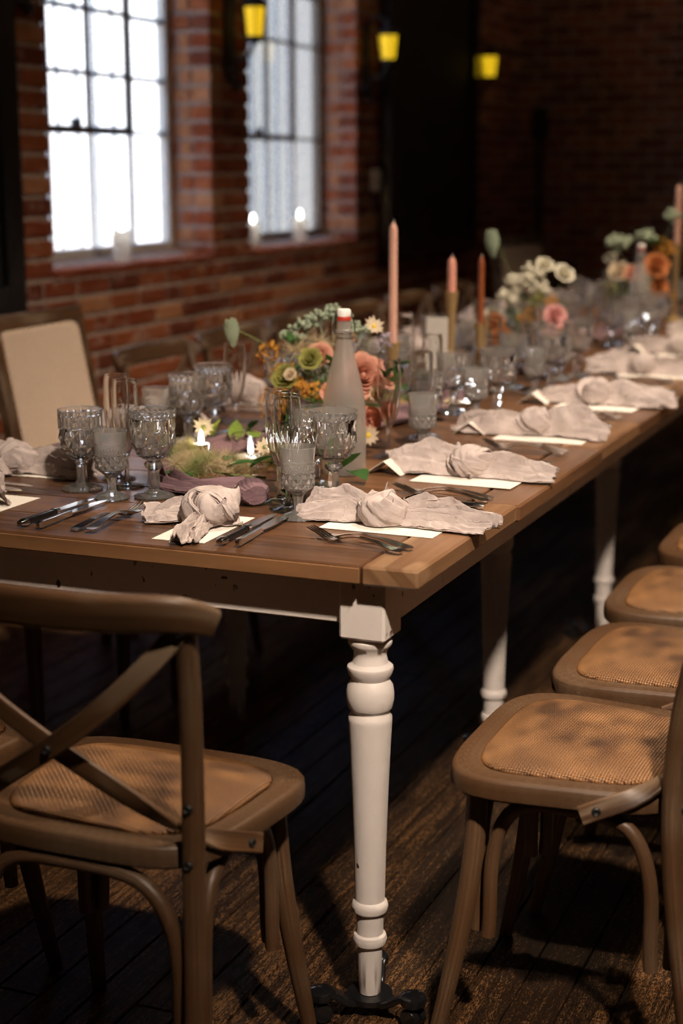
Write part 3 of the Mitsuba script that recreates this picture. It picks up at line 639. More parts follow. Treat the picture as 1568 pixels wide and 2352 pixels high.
for nm, fn, ang in (('small_goblet', small_goblet, 7), ('tall_goblet', tall_goblet, 7), ('knob_goblet', knob_goblet, 7), ('champagne_flute', flute_glass, True), ('tumbler', tumbler, 22)):
    for hi in (True, False): G[nm, hi] = Proto().add(None, fn(hi), {'small_goblet': 'mat_whitened_glass', 'champagne_flute': 'mat_glass'}.get(nm, 'mat_cut_glass'), ang)
WHAT = {'small_goblet': 'small cut-glass wine goblet', 'tall_goblet': 'tall diamond-cut glass goblet', 'knob_goblet': 'large cut-glass goblet with a knobbed stem', 'champagne_flute': 'slender clear champagne flute', 'tumbler': 'cut-glass tumbler'}
def put_glass(kind, x, y, where, rz=None, s=1.0, group=None):
    hi = y < 1.2
    G[kind, hi].place(mat4(x, y, ZT + .0006, rng.uniform(0, 360) if rz is None else rz, s), kind, f'{WHAT[kind]} {where}', 'glass', group)
# near clusters, placed one by one
put_glass('tall_goblet', -.801, .354, 'leftmost of the glasses at the near left place')
put_glass('small_goblet', -.705, .300, 'in front of the pair of flutes at the near left place')
put_glass('knob_goblet', -.640, .342, 'nearest the mauve runner at the near left place')
put_glass('champagne_flute', -.735, .408, 'in front of its twin at the near left place')
put_glass('champagne_flute', -.790, .470, 'behind its twin at the near left place')
put_glass('small_goblet', -.318, .272, 'in front of the bottle, nearest the table corner')
put_glass('champagne_flute', -.366, .335, 'in front of its twin before the water bottle')
put_glass('champagne_flute', -.408, .392, 'behind its twin before the water bottle')
put_glass('knob_goblet', -.326, .450, 'directly before the bottle, nearest the folded napkin')
put_glass('tall_goblet', -.402, .540, 'half hidden between flutes and water bottle')
put_glass('tall_goblet', -.862, .895, 'in front of the second napkin on the wall side')
put_glass('knob_goblet', -.845, .985, 'behind the second napkin on the wall side')
put_glass('small_goblet', -.912, .845, 'beside the second napkin on the wall side')
put_glass('champagne_flute', -.835, 1.075, 'before the second napkin on the wall side')
put_glass('small_goblet', -.342, .972, 'behind the second napkin on the right side')
put_glass('champagne_flute', -.388, .893, 'beside the coral ranunculus of the near bouquet')
put_glass('champagne_flute', -.372, 1.05, 'behind the small goblet at the second place on the right side')
put_glass('tall_goblet', -.395, 1.135, 'between coral roses and second place on the right side')
# further places along both long sides
RY = [.27, .725, 1.27, 1.76, 2.43, 2.98, 3.55, 4.12, 4.70, 5.25]; LY = [.47, 1.02, 1.52, 2.08, 2.6, 3.13, 3.72, 4.3, 4.9, 5.4]
for k in range(2, 10):
    for side in (0, 1):
        yc = (RY if side == 0 else LY)[k]; sx = (lambda a: -a) if side == 0 else (lambda a: -TW + a); sg = 1 if side == 0 else -1
        wh = f'at the {ORD[k]} place along the {"right" if side == 0 else "wall"} side'
        def spot(a_, b_):
            if any(abs(yc + sg * .25 - by) < .16 for by in (2.70, 3.86)) and side == 0: b_ -= .36
            if side == 1 and k == 3: a_ -= .05
            x, y = sx(a_ + rng.uniform(-.012, .012)), yc + sg * (b_ + rng.uniform(-.012, .012))
            for bx, by in ((-.59, 1.075), (-.59, 2.70), (-.49, 3.86)):
                while math.hypot(x - bx, y - by) < .165: x += .01 if side == 0 else -.01
            return x, y
        put_glass('small_goblet', *spot(.370, .155), wh)
        put_glass('tall_goblet', *spot(.455, .245), wh)
        put_glass('champagne_flute', *spot(.465, .145), wh)
        put_glass('knob_goblet', *spot(.345, .265), wh)
put_glass('tumbler', -.56, 3.22, 'in the middle of the far glasses')

# ------------------------------------------------------------------ cutlery, cards, napkins
def fork_mesh(L, s=1.0):
    z = lambda q: np.interp(q, [0, .06, .3, .5, .64, .74, .86, 1], [.004, .005, .013, .016, .011, .005, .006, .016])
    q = np.linspace(0, .70, 24); w = np.interp(q, [0, .02, .08, .25, .5, .62, .70], [.006, .0095, .0105, .0075, .0042, .0038, .008])
    parts = [sweep(np.c_[q * 0, q * L, z(q)], rrect(.0024, 1, .001, 2) * [1, 2], (0, 0, 1), scale=np.stack([np.ones(24), w], 1))]
    q = np.linspace(.70, .80, 8); w = np.interp(q, [.70, .74, .80], [.008, .0115, .0122])
    parts.append(sweep(np.c_[q * 0, q * L, z(q)], rrect(.0024, 1, .001, 2) * [1, 2], (0, 0, 1), scale=np.stack([np.ones(8), w], 1)))
    q = np.linspace(.795, 1, 10)
    for x in (-.0098, -.0033, .0033, .0098):
        parts.append(sweep(np.c_[x * np.interp(q, [.795, 1], [1, .95]), q * L, z(q)], rrect(.0022, .0042, .0009, 2), (0, 0, 1), scale=np.interp(q, [.8, .95, 1], [1, .85, .45])))
    return cat(parts)
FORK = Proto().add(None, fork_mesh(.198), 'mat_silver', 40); FORK2 = Proto().add(None, fork_mesh(.178), 'mat_silver', 40)
def knife_proto(black):
    P = Proto(); q = np.linspace(0, .48, 16); L = .222
    hw = np.interp(q, [0, .03, .25, .42, .48], [.0065, .0085, .0085, .007, .006]) / .5
    hm = sweep(np.c_[q * 0, q * L, .008 + q * 0], rrect(.011, 1, .005, 4) * [1, .5], (0, 0, 1), scale=np.stack([np.interp(q, [0, .03, .48], [.7, 1, .8]), hw], 1))
    if black:
        P.add('handle', hm, 'mat_black_handle', True)
        P.add('bolster', sweep([(0, .455 * L, .008), (0, .50 * L, .008)], rrect(.0115, .0165, .005, 4), (0, 0, 1)), 'mat_silver', 40)
        P.add('cap', sweep([(0, -.002, .008), (0, .03 * L, .008), (0, .075 * L, .008)], rrect(.0118, .0182, .005, 4), (0, 0, 1), scale=[.6, .95, 1]), 'mat_silver', 40)
    else: P.add('handle', hm, 'mat_silver', True)
    b = np.linspace(.46, 1.0, 18); bw = np.interp(b, [.46, .6, .85, .95, 1], [.010, .018, .0185, .012, .002]); bx = np.interp(b, [.46, .85, 1], [0, .001, .006])
    P.add('blade', sweep(np.c_[bx, b * L, .0085 + b * 0], rrect(.0018, 1, .0008, 2), (0, 0, 1), scale=np.stack([np.ones(18), bw], 1)), 'mat_silver', 40)
    return P
KB, KS = knife_proto(True), knife_proto(False)
CARD = Proto().add('sheet', box((.095, .205, .0012), (0, 0, .0006), .0004), 'mat_card', False)
def tent_proto():
    P = Proto()
    for s in (-1, 1): P.add('leaf', mv(box((.075, .046, .0012), (0, 0, 0), .0004), (0, s * .019, .0136), rot('x', -s * 35)), 'mat_card', False)
    return P
TENT = tent_proto()

def napkin(seed, tails, knot_r=.030, lift=.034):
    """a gauze napkin tied in a loose knot: gathered tails of creased cloth, open at their ends, and the loops of the knot"""
    g = np.random.default_rng(seed); ms = []
    for q_, (ang, L, wend, hmid, bend) in enumerate(tails):
        n, m = 52, 72; s = np.linspace(0, 1, n); a = math.radians(ang); b = math.radians(bend); x = np.linspace(-1, 1, m)
        th = a + b * s; d = np.stack([np.cos(th), np.sin(th)], 1); xy = np.cumsum(d, 0) * L / n; wend, hmid = wend * .84, hmid * 1.22; nrm = np.stack([-np.sin(th), np.cos(th)], 1)
        S, X = np.meshgrid(s, x, indexing='ij'); o = seed * 13.7 + q_ * 5.1
        N = lambda fx, fs, k: 2 * meshkit.noise(np.stack([X * fx + o, S * fs + k, X * 0 + k + o], -1)) - 1
        w = np.interp(s, [0, .08, .3, .62, .9, 1], [.014, .022, wend * .62, wend * .92, wend, wend * .9])[:, None] * (1 + .16 * N(1.2, 5, 1.))
        h = np.interp(s, [0, .12, .4, .8, 1], [lift, lift * 1.06, hmid, hmid * .72, hmid * .5])[:, None]
        grow = np.interp(s, [0, .15, .5, 1], [.5, .8, 1, 1.1])[:, None]
        prof = np.clip(1 - np.abs(X) ** np.interp(s, [0, .4, 1], [1.9, 1.35, 1.15])[:, None], 0, 1)
        z = h * prof * (1 + .45 * N(1.8, 1.9, 2.)) + grow * prof ** .5 * (.040 * (.30 - np.abs(N(3.2, .8, 3.))) + .020 * (.28 - np.abs(N(7, 1.1, 4.))) + .0055 * N(16, 2.2, 5.) + .0012 * N(34, 26, 6.)) + .003
        off = w * (X + .10 * N(4, 2, 7.) * (1 - X * X)) ; pull = L * (.14 * N(2.4, .1, 8.) + .05 * N(9, .1, 9.)) * S ** 3
        v = np.stack([xy[:, :1] + nrm[:, :1] * off + d[:, :1] * pull, xy[:, 1:] + nrm[:, 1:] * off + d[:, 1:] * pull, np.maximum(z, .0042)], -1).reshape(-1, 3)
        lo = v.copy(); lo[:, 2] = np.maximum(lo[:, 2] - .0022, .002)
        uv = np.stack([S * L, X * .06], -1).reshape(-1, 2); f = grid_faces(n, m); k = n * m
        e = [(i * m, (i + 1) * m) for i in range(n - 1)] + [((n - 1) * m + j, (n - 1) * m + j + 1) for j in range(m - 1)] + [((i + 1) * m + m - 1, i * m + m - 1) for i in range(n - 1)] + [(j + 1, j) for j in range(m - 1)]
        side = np.array([r_ for p_, q2 in e for r_ in ((p_, q2, q2 + k), (p_, q2 + k, p_ + k))])
        ms.append(fix((np.vstack([v, lo]), np.vstack([f, f[:, ::-1] + k, side[:, ::-1]]), np.vstack([uv, uv]))))
    a0 = math.radians(tails[0][0]); A = np.linspace(0, 2 * np.pi, 44, endpoint=False)
    for j, (r, wid, ti, cz) in enumerate(((knot_r * .95, .029, 34, -.003), (knot_r * .80, .022, -40, -.002), (knot_r * .62, .020, 80, .003))):   # the loops of the knot
        t = np.linspace(0, 2 * np.pi, 56, endpoint=False); p = np.stack([(.017 if j < 2 else .010) * np.sin(t * 2 + j) + .005 * np.sin(3 * t + seed), r * np.cos(t), r * .62 * np.sin(t)], 1)
        p = p @ rot('z', math.degrees(a0) + ti).T + [0, 0, lift * .92 + cz]
        cr = 1 + .16 * (2 * meshkit.noise(np.stack([np.cos(A) * 3 + j, np.sin(A) * 3 + seed, A * 0], -1)) - 1) + .10 * (2 * meshkit.noise(np.stack([np.cos(A) * 8 + j, np.sin(A) * 8 + seed, A * 0], -1)) - 1)
        ms.append(sweep(p, np.stack([.0105 * np.cos(A) * cr, wid * np.sin(A) * cr], 1), p - [0, 0, lift], closed=True, scale=(1 + .16 * np.sin(t * 2 + seed * 1.7 + j))))
    v, f, uv = wob(wob(cat(ms), .004, 34, seed), .0012, 150, seed)
    v[:, 2] = np.maximum(v[:, 2], .0018)
    return v, f, uv
NAP = [Proto().add(None, napkin(k, tl, kr, lf), 'mat_napkin', True) for k, (tl, kr, lf) in enumerate([
    ([(-84, .150, .030, .030, 6), (158, .125, .040, .030, 50), (24, .05, .03, .024, 20)], .042, .036),       # 0: near end place
    ([(172, .155, .040, .046, 18), (4, .185, .033, .042, -10), (95, .050, .020, .040, 10)], .032, .030),     # 1: near corner
    ([(188, .165, .040, .042, -16), (-4, .170, .028, .036, 12), (100, .05, .022, .040, 0)], .032, .034),     # 2
    ([(186, .175, .036, .046, -20), (2, .165, .046, .050, -18), (70, .06, .024, .040, 0)], .030, .036),       # 3
    ([(180, .155, .028, .040, -10), (0, .185, .042, .054, 6)], .028, .038),                                    # 4
    ([(175, .15, .034, .042, 12), (-8, .165, .036, .042, 14), (80, .05, .020, .040, 0)], .032, .036)])]       # 5

def place_setting(side, k, c, nap, napM, forks=True, knives=True, tent=False, card=True, a0=.045):
    """one place: local x to the diner's right, y inwards from the table's edge"""
    if side == 'right': M = mat4(0, c, ZT, 90); wh = f'{ORD[k]} place along the right side'
    elif side == 'wall': M = mat4(-TW, c, ZT, -90); wh = f'{ORD[k]} place along the wall side'
    else: M = mat4(c, 0, ZT, 0); wh = ['right-hand place at the near end of the table', 'left-hand place at the near end of the table'][k]
    if card: CARD.place(M @ mat4(.0, a0 + .108, .0006, rng.uniform(-2, 2)), 'menu_card', f'blank cream menu card under the napkin at the {wh}', 'menu card')
    NAP[nap].place(M @ napM, 'napkin', f'knotted pale beige gauze napkin at the {wh}', 'napkin')
    if forks:
        FORK.place(M @ mat4(-.158, .052, .0006, -6 + rng.uniform(-3, 3)), 'fork', f'longer silver fork, nearer the menu card, at the {wh}', 'fork')
        FORK2.place(M @ mat4(-.188, .052, .0006, -9 + rng.uniform(-3, 3)), 'fork', f'shorter silver fork, outer of the two, at the {wh}', 'fork')
    if knives:
        KS.place(M @ mat4(.155, .040, .0006, rng.uniform(-2, 4)), 'knife', f'all-silver table knife at the {wh}', 'knife')
        KB.place(M @ mat4(.190, .040, .0006, rng.uniform(-2, 4)), 'knife', f'black-handled steak knife at the {wh}', 'knife')
    if tent: TENT.place(M @ mat4(.035, .325, .0006, rng.uniform(-25, 25)), 'place_card', f'small folded white place card behind the napkin at the {wh}', 'place card')
# near end of the table
CARD.place(mat4(-.432, .142, ZT + .0006, 2), 'menu_card', 'cream menu card under the napkin at the right-hand place of the near end', 'menu card')
NAP[0].place(mat4(-.432, .165, ZT + .002, 0), 'napkin', 'gauze napkin tied in a fat knot with its tail pointing to the near table end', 'napkin')
FORK2.place(mat4(-.622, .034, ZT + .0006, -9), 'fork', 'shorter fork left of the fat napkin knot at the near end', 'fork')
FORK.place(mat4(-.588, .030, ZT + .0045, 1), 'fork', 'longer fork next to the fat napkin knot at the near end', 'fork')
KB.place(mat4(-.349, .034, ZT + .0006, 2), 'knife', 'black-handled steak knife between fat napkin knot and table corner', 'knife')
KS.place(mat4(-.318, .034, ZT + .0006, 4), 'knife', 'all-silver knife nearest the near table corner', 'knife')
KB.place(mat4(-.722, .028, ZT + .0006, -1), 'knife', 'black-handled steak knife at the left of the near table end', 'knife')
KS.place(mat4(-.686, .026, ZT + .0006, 1), 'knife', 'all-silver knife at the left of the near table end, beside two forks', 'knife')
CARD.place(mat4(-.876, .150, ZT + .0006, 0), 'menu_card', 'menu card cut off by the left frame edge at the near table end', 'menu card')
NAP[5].place(mat4(-.955, .245, ZT + .002, -40, .9), 'napkin', 'grey-shaded napkin cut off by the left frame edge', 'napkin')
# right side
R90 = lambda x, y, a, s=1.0: mat4(x, y, .002, a - 90, s)
place_setting('right', 0, .262, 1, R90(.020, .165, 0), forks=False, knives=True)
FORK.place(mat4(-.052, .118, ZT + .001, 78), 'fork', 'longer silver fork at the near table corner', 'fork')
FORK2.place(mat4(-.058, .088, ZT + .001, 72), 'fork', 'shorter silver fork at the near table corner, nearest the edge', 'fork')
place_setting('right', 1, .705, 2, R90(.045, .165, -3), tent=True)
place_setting('right', 2, 1.235, 3, R90(.04, .18, 4), tent=True)
place_setting('right', 3, 1.75, 4, R90(.05, .17, -2), tent=True)
for k in range(4, 10): place_setting('right', k, RY[k], [2, 3, 5, 4, 1, 2][k - 4], R90(.03, .19, rng.uniform(-12, 12)), tent=(k in (4, 5)))
for k in range(0, 10): place_setting('wall', k, LY[k], [3, 2, 4, 1, 5, 2, 3, 4, 1, 5][k], R90(.02, .13, rng.uniform(-10, 10)), forks=k < 6, knives=k < 6)

# ------------------------------------------------------------------ runner, garland, candles, flowers
def strip(path, wid, seed, n=120, m=46, lift=.006):
    """a gathered gauze runner lying along path: folds run lengthways"""
    p = spline(path, n); t = np.gradient(p, axis=0); t /= np.linalg.norm(t, axis=1, keepdims=True)
    nrm = np.stack([-t[:, 1], t[:, 0], 0 * t[:, 0]], 1); nrm /= np.linalg.norm(nrm, axis=1, keepdims=True) + 1e-9
    g = np.random.default_rng(seed); w = np.broadcast_to(np.interp(np.linspace(0, 1, n), np.linspace(0, 1, len(wid)), wid), (n,)); x = np.linspace(-1, 1, m); s = np.arange(n) / n
    ph = g.uniform(0, 6.28, 5)
    hgt = lift + .016 * (1 - x[None] ** 2) * (.5 + .5 * np.sin(9 * x[None] + 6 * s[:, None] * 3 + ph[0])) + .011 * (1 - np.abs(x[None])) * (.5 + .5 * np.sin(17 * x[None] - 11 * s[:, None] + ph[1])) + .007 * (.5 + .5 * np.sin(29 * x[None] + 23 * s[:, None] + ph[2]))
    near = np.min([np.hypot(p[:, 0] - bx, p[:, 1] - by) for bx, by in ((-.59, 1.075), (-.59, 2.70), (-.49, 3.86))], 0); hgt = hgt * np.clip((near - .05) / .10, .12, 1)[:, None]
    wob_ = 1 + .16 * np.sin(14 * s[:, None] + ph[3] + x[None]) + .08 * np.sin(31 * s[:, None] + ph[4])
    v = p[:, None] + nrm[:, None] * (w[:, None] * x[None] * wob_)[..., None]; v[..., 2] += hgt
    lo = v.copy(); lo[..., 2] -= .0035; lo[..., 2] = np.maximum(lo[..., 2], ZT + .0012); v[..., 2] = np.maximum(v[..., 2], lo[..., 2] + .002)
    L = np.linspace(0, np.linalg.norm(np.diff(p, axis=0), axis=1).sum(), n); uv = np.stack([np.repeat(L, m), np.tile(x * .1, n)], 1)
    f = grid_faces(n, m); k = n * m
    e = [(i * m, (i + 1) * m) for i in range(n - 1)] + [((n - 1) * m + j, (n - 1) * m + j + 1) for j in range(m - 1)] + [((i + 1) * m + m - 1, i * m + m - 1) for i in range(n - 1)] + [(j + 1, j) for j in range(m - 1)]
    side = np.array([q for a, b in e for q in ((a, b, b + k), (a, b + k, a + k))])
    return fix((np.vstack([v.reshape(-1, 3), lo.reshape(-1, 3)]), np.vstack([f, f[:, ::-1] + k, side[:, ::-1]]), np.vstack([uv, uv])))
t = thing('table_runner', 'gathered mauve gauze runner winding along the middle of the tables', 'table runner')
put(t, ply(cat([strip([(-.50, .43, ZT), (-.565, .385, ZT), (-.64, .42, ZT), (-.70, .52, ZT), (-.74, .68, ZT), (-.72, .92, ZT)], [.020, .034, .036, .046, .05, .05], 5, lift=.010),
               strip([(-.72, .90, ZT), (-.60, 1.25, ZT), (-.54, 1.6, ZT), (-.60, 2.1, ZT), (-.55, 2.6, ZT), (-.61, 3.1, ZT), (-.54, 3.7, ZT), (-.6, 4.4, ZT), (-.55, 5.2, ZT)], [.05, .07, .06, .07, .055, .07, .06, .06, .05], 6, 300)]), 'mat_mauve'))
t = thing('runner_end', 'loose rolled end of mauve gauze beside the clematis leaves near the table end', 'table runner')
put(t, ply(wob(sweep(spline([(-.478, .405, ZT + .024), (-.45, .362, ZT + .026), (-.427, .330, ZT + .022)], 22), np.stack([(.021 + .0006 * np.sin(np.arange(120) * .05236 * 19) + .0007 * np.sin(np.arange(120) * .05236 * 7)) * np.cos(np.arange(120) * .05236), (.029 + .0007 * np.sin(np.arange(120) * .05236 * 19)) * np.sin(np.arange(120) * .05236)], 1), (0, 0, 1), scale=np.interp(np.linspace(0, 1, 22), [0, .4, .9, 1], [.55, .9, 1, .80])), .0022, 70, 2), 'mat_mauve'))

def orient(d):
    d = np.array(d, float); d = d / np.linalg.norm(d); a = np.cross([.13, .2, 1] if abs(d[2]) < .9 else [1, .1, 0], d); a /= np.linalg.norm(a)
    return np.stack([a, np.cross(d, a), d], 1)
def leaf_mesh(L, Wd, droop=.25, curl=.25, n=9, m=5):
    s = np.linspace(0, 1, n); x = np.linspace(-1, 1, m)
    w = Wd * np.sin(np.pi * np.clip(s, .02, 1) ** .75) ** .9 * (1 - .25 * s); w[-1] = Wd * .01; w[0] = Wd * .04
    X = w[:, None] * x[None]; Z = curl * np.abs(X) - droop * L * s[:, None] ** 2 + 0 * X; Y = L * s[:, None] + 0 * X
    return np.stack([X, Y, Z], -1).reshape(-1, 3), grid_faces(n, m), np.stack([X, Y], -1).reshape(-1, 2)
def petal_mesh(r, a0, a1, z0, z1, open_, curl, n=7, m=7, ru=0.0):
    """one petal of a cupped bloom: from the middle of the base up and outwards"""
    v_ = np.linspace(0, 1, n); u = np.linspace(-1, 1, m)
    rho = r * (.10 + .90 * np.clip(v_, 0, 1) ** .5) * open_; zz = z0 + (z1 - z0) * v_ ** 1.15
    A = (a0 + a1) / 2 + (a1 - a0) / 2 * u[None] * np.sqrt(np.clip(1 - (np.clip(v_, .0, 1)[:, None] - .55) ** 2 * 1.7, .1, 1))
    R = rho[:, None] * (1 + .05 * np.sin(u[None] * 4 + ru)) + curl * r * (v_[:, None] ** 6) * (1 - .3 * u[None] ** 2)
    Zz = zz[:, None] - .45 * curl * r * (v_[:, None] ** 8) - .22 * (z1 - z0) * (u[None] ** 2) * v_[:, None] ** 2
    return np.stack([R * np.cos(A), R * np.sin(A), Zz + 0 * A], -1).reshape(-1, 3), grid_faces(n, m), np.stack([A, Zz + 0 * A], -1).reshape(-1, 2)
def rose(holder, c, d, r, mat, name='rose', rings_=(3, 4, 5, 6, 7), core='mat_seed'):
    key = part(holder, name, mv(sphere(r * .14, (0, 0, -.05 * r), 1, (1, 1, 1.6)), c, orient(d)), mat)
    for k, n in enumerate(rings_):
        q = (k + 1) / len(rings_)
        for j in range(n):
            a = 2 * math.pi * (j + rng.uniform(-.12, .12)) / n + k * .7; w = 2 * math.pi / n * .78
            pm = petal_mesh(r * (.16 + .84 * q), a - w, a + w, -.62 * r, r * (.50 - .42 * q ** 1.5), .86, .04 + .22 * q ** 2, ru=rng.random() * 6)
            part(key, 'petal', mv(pm, c, orient(d)), mat)
    return key
def daisy(holder, c, d, r, mat, disc='mat_yellow', name='daisy', n=11, cup=.25):
    key = part(holder, name, mv(sphere(r * .26, (0, 0, .02 * r), 1, (1, 1, .6)), c, orient(d)), disc)
    for j in range(n):
        lf = leaf_mesh(r * rng.uniform(.92, 1.08), r * .27, -cup, .2, 6, 4); part(key, 'petal', mv(lf, c, orient(d) @ rot('z', 360 * j / n + rng.uniform(-6, 6))), mat)
def umbel(holder, c, base, r, mat, name='umbel', n=26, dot=.15):
    ms = []; c = np.array(c, float); b = np.array(base, float)
    for k in range(n):
        q = nr.normal(size=3); q[2] = abs(q[2]) * .7; q = q / np.linalg.norm(q) * r * nr.uniform(.55, 1.05)
        ms.append(wob(sphere(r * dot * nr.uniform(.7, 1.3), c + q, 1), r * .03, 400, k))
        if k % 3 == 0: ms.append(tube([c - (0, 0, r * .6), c + q], r * .02 + .0004, 4, caps=False))
    ms.append(tube(spline([b, (b + c) / 2 + (0, 0, .02), c - (0, 0, r * .5)], 6), .0013, 5, caps=False))
    part(holder, name, cat(ms), mat)
def ruffle(holder, c, r, mat, name='blossom_cluster', n=46):
    ms = []
    for k in range(n):
        q = nr.normal(size=3); q /= np.linalg.norm(q); p = np.array(c) + q * r * nr.uniform(.45, .95)
        ms.append(mv(leaf_mesh(r * .42, r * .17, .3, .5, 4, 3), p, orient(q + .5 * nr.normal(size=3)) @ rot('x', 25)))
    part(holder, name, cat(ms), mat)
def leaf(holder, c, d, L, Wd, mat='mat_leaf', name='leaf', droop=.25):
    d = np.asarray(d, float); d = d / np.linalg.norm(d); side = np.cross(d, [0, 0, 1.0]); side /= np.linalg.norm(side) + 1e-9
    m = mv(leaf_mesh(L, Wd, droop), c, np.stack([side, d, np.cross(side, d)], 1)); m[0][:, 2] = np.maximum(m[0][:, 2], ZT + .0015 + .002 * rng.random())
    part(holder, name, m, mat)
def fluff(holder, c, r, mat='mat_fluff', n=110, name='seed_head'):
    """a clematis seed head: many fine curved plumes round a small middle"""
    ms = []
    for k in range(n):
        q = nr.normal(size=3); q[2] = q[2] * .7 + .25; q /= np.linalg.norm(q); tw = np.cross(q, nr.normal(size=3)); tw /= np.linalg.norm(tw) + 1e-9
        s = np.linspace(0, 1, 5)[:, None]; p = np.array(c) + r * (q * s * nr.uniform(.8, 1.15) + tw * s ** 2 * nr.uniform(.2, .6))
        wd = np.cross(q, tw) * r * .022; v = np.concatenate([p + wd * (1 - .8 * s), p - wd * (1 - .8 * s)]); v[:, 2] = np.maximum(v[:, 2], ZT + .0015); i = np.arange(4)
        ms.append((v, np.vstack([np.stack([i, i + 1, i + 6], 1), np.stack([i, i + 6, i + 5], 1)]), v[:, :2] * 0))
    part(holder, name, cat(ms), mat, False)
def stem(holder, pts, r=.0014, mat='mat_stem'): part(holder, 'stem', tube(spline(pts, 14), r, 6), mat)
def sprig(holder, c, tip, r, mat='mat_leaf_grey', name='hop_sprig'):
    """a drooping cone of small overlapping scales"""
    c = np.array(c, float); ax = np.array(tip, float) - c; ms = []; R = orient(ax)
    for k in range(60):
        s = (k + .5) / 60; a = k * 2.4; rad = r * math.sin(math.pi * min(.97, .14 + .84 * s)) ** .8
        p = c + ax * s + R @ [rad * .62 * math.cos(a), rad * .62 * math.sin(a), 0]
        ms.append(mv(sphere(r * .34, (0, 0, 0), 1, (1, .45, 1.3)), p, R @ rot('z', math.degrees(a) - 90) @ rot('x', 30)))
    part(holder, name, cat(ms), mat)

# clematis garland with votives at the near end
gl = thing('clematis_garland', 'low garland of fluffy clematis seed heads and green leaves round the votive candles', 'garland')
stem(gl, [(-.80, .70, ZT + .02), (-.70, .58, ZT + .035), (-.62, .50, ZT + .03), (-.52, .45, ZT + .03), (-.475, .475, ZT + .025)], .0022)
GR = np.random.default_rng(4)
for k in range(64):
    s = (k % 32 + .5 * (k // 32)) / 32; x = -.735 + .34 * s + GR.uniform(-.025, .025); y = .60 - .17 * math.sin(math.pi * min(1, s * 1.15)) + GR.uniform(-.03, .055) + .06 * s
    if any((x - a_) ** 2 + (y - b_) ** 2 < r_ ** 2 for a_, b_, r_ in ((-.615, .70, .06), (-.402, .54, .065), (-.405, .69, .075), (-.408, .392, .06), (-.366, .335, .06))): continue
    fluff(gl, (x, y, ZT + GR.uniform(.022, .052)), GR.uniform(.020, .030), ['mat_fluff', 'mat_fluff', 'mat_fluff_green'][k % 3])
for (x, y, z, dx, dy, dz, L, wd, m) in [(-.545, .44, .045, .85, .3, .35, .075, .020, 'mat_leaf'), (-.50, .46, .045, .7, .5, .6, .06, .018, 'mat_leaf'), (-.56, .42, .03, .1, -1, -.5, .062, .015, 'mat_leaf'), (-.535, .405, .028, .28, -1, -.55, .072, .016, 'mat_leaf'), (-.61, .44, .03, -.4, -.9, -.2, .06, .016, 'mat_leaf'),
        (-.73, .575, .035, -.3, .2, 1, .055, .013, 'mat_leaf'), (-.66, .46, .025, -.8, -.5, -.1, .06, .016, 'mat_leaf'), (-.41, .41, .02, .9, -.4, -.12, .07, .022, 'mat_leaf'), (-.43, .45, .025, .9, .2, .1, .06, .020, 'mat_leaf'), (-.47, .50, .05, .3, .5, .9, .05, .02, 'mat_leaf_light'), (-.37, .60, .03, .5, -.3, .6, .07, .026, 'mat_leaf'), (-.36, .62, .02, .7, -.6, .1, .06, .026, 'mat_leaf'), (-.63, .78, .03, .6, .5, .35, .06, .018, 'mat_leaf'),
        (-.70, .80, .03, -.2, .5, .7, .06, .018, 'mat_leaf_light'), (-.67, .84, .03, -.6, .5, .3, .06, .020, 'mat_leaf_light'), (-.60, .86, .04, .4, .5, .5, .05, .018, 'mat_leaf'), (-.715, .72, .05, .3, -.1, .8, .05, .014, 'mat_leaf_light'), (-.57, .52, .05, .2, -.6, .2, .05, .016, 'mat_leaf')]:
    leaf(gl, (x, y, ZT + z), (dx, dy, dz), L, wd, m)
daisy(gl, (-.722, .70, ZT + .072), (.45, -.75, .6), .024, 'mat_petal_cream', 'mat_stem')
daisy(gl, (-.50, .585, ZT + .058), (.2, -.6, .8), .026, 'mat_petal_cream', 'mat_stem')
daisy(gl, (-.545, .62, ZT + .055), (.1, -.7, .7), .022, 'mat_petal_cream', 'mat_stem')
stem(gl, [(-.722, .70, ZT + .07), (-.715, .69, ZT + .04), (-.70, .66, ZT + .02)])
def votive(x, y, r, h, lab, lit=True):
    t = thing('votive_candle', lab, 'candle')
    part(t, 'glass_cup', mv(lathe([(0, 0), (r * .92, 0), (r * .95, .002), (r, h - .002), (r - .001, h), (r - .0022, h - .001), (r * .9, .010), (0, .010)], 40), (x, y, ZT + .0008)), 'mat_glass', 40)
    part(t, 'wax', mv(lathe([(0, .0105), (r * .86, .0105), (r * .88, h * .30), (r * .6, h * .29), (0, h * .28)], 28), (x, y, ZT + .0008)), 'mat_wax_cream', 40)
    part(t, 'wick', tube([(x, y, ZT + h * .27), (x, y, ZT + h * .40)], .001, 5), 'mat_black')
    part(t, 'flame', flame(x, y, ZT + h * .37, .032, (260, 150, 52), .5), None, label='small bright flame')
def tealight(x, y, z, lab):
    t = thing('tea_light', lab, 'candle'); r = .019
    part(t, 'cup', mv(lathe([(0, 0), (r, 0), (r, .016), (r - .001, .016), (r - .0012, .012), (0, .012)], 24), (x, y, z)), 'mat_silver', 40)
    part(t, 'wax', mv(lathe([(0, .0095), (r * .92, .0095), (r * .92, .0135), (0, .013)], 24), (x, y, z)), 'mat_wax_cream', 40)
    part(t, 'flame', flame(x, y, z + .0135, .032, (260, 150, 52), .8), None, label='small bright flame')
votive(-.615, .700, .040, .064, 'clear glass votive with a lit candle ringed by clematis at the near end')
tealight(-.697, .640, ZT + .034, 'lit tea light at the left end of the clematis garland')
tealight(-.520, .665, ZT + .040, 'lit tea light just left of the near right glasses')
votive(-.455, 1.62, .030, .055, 'pale votive candle behind the third place on the right side')
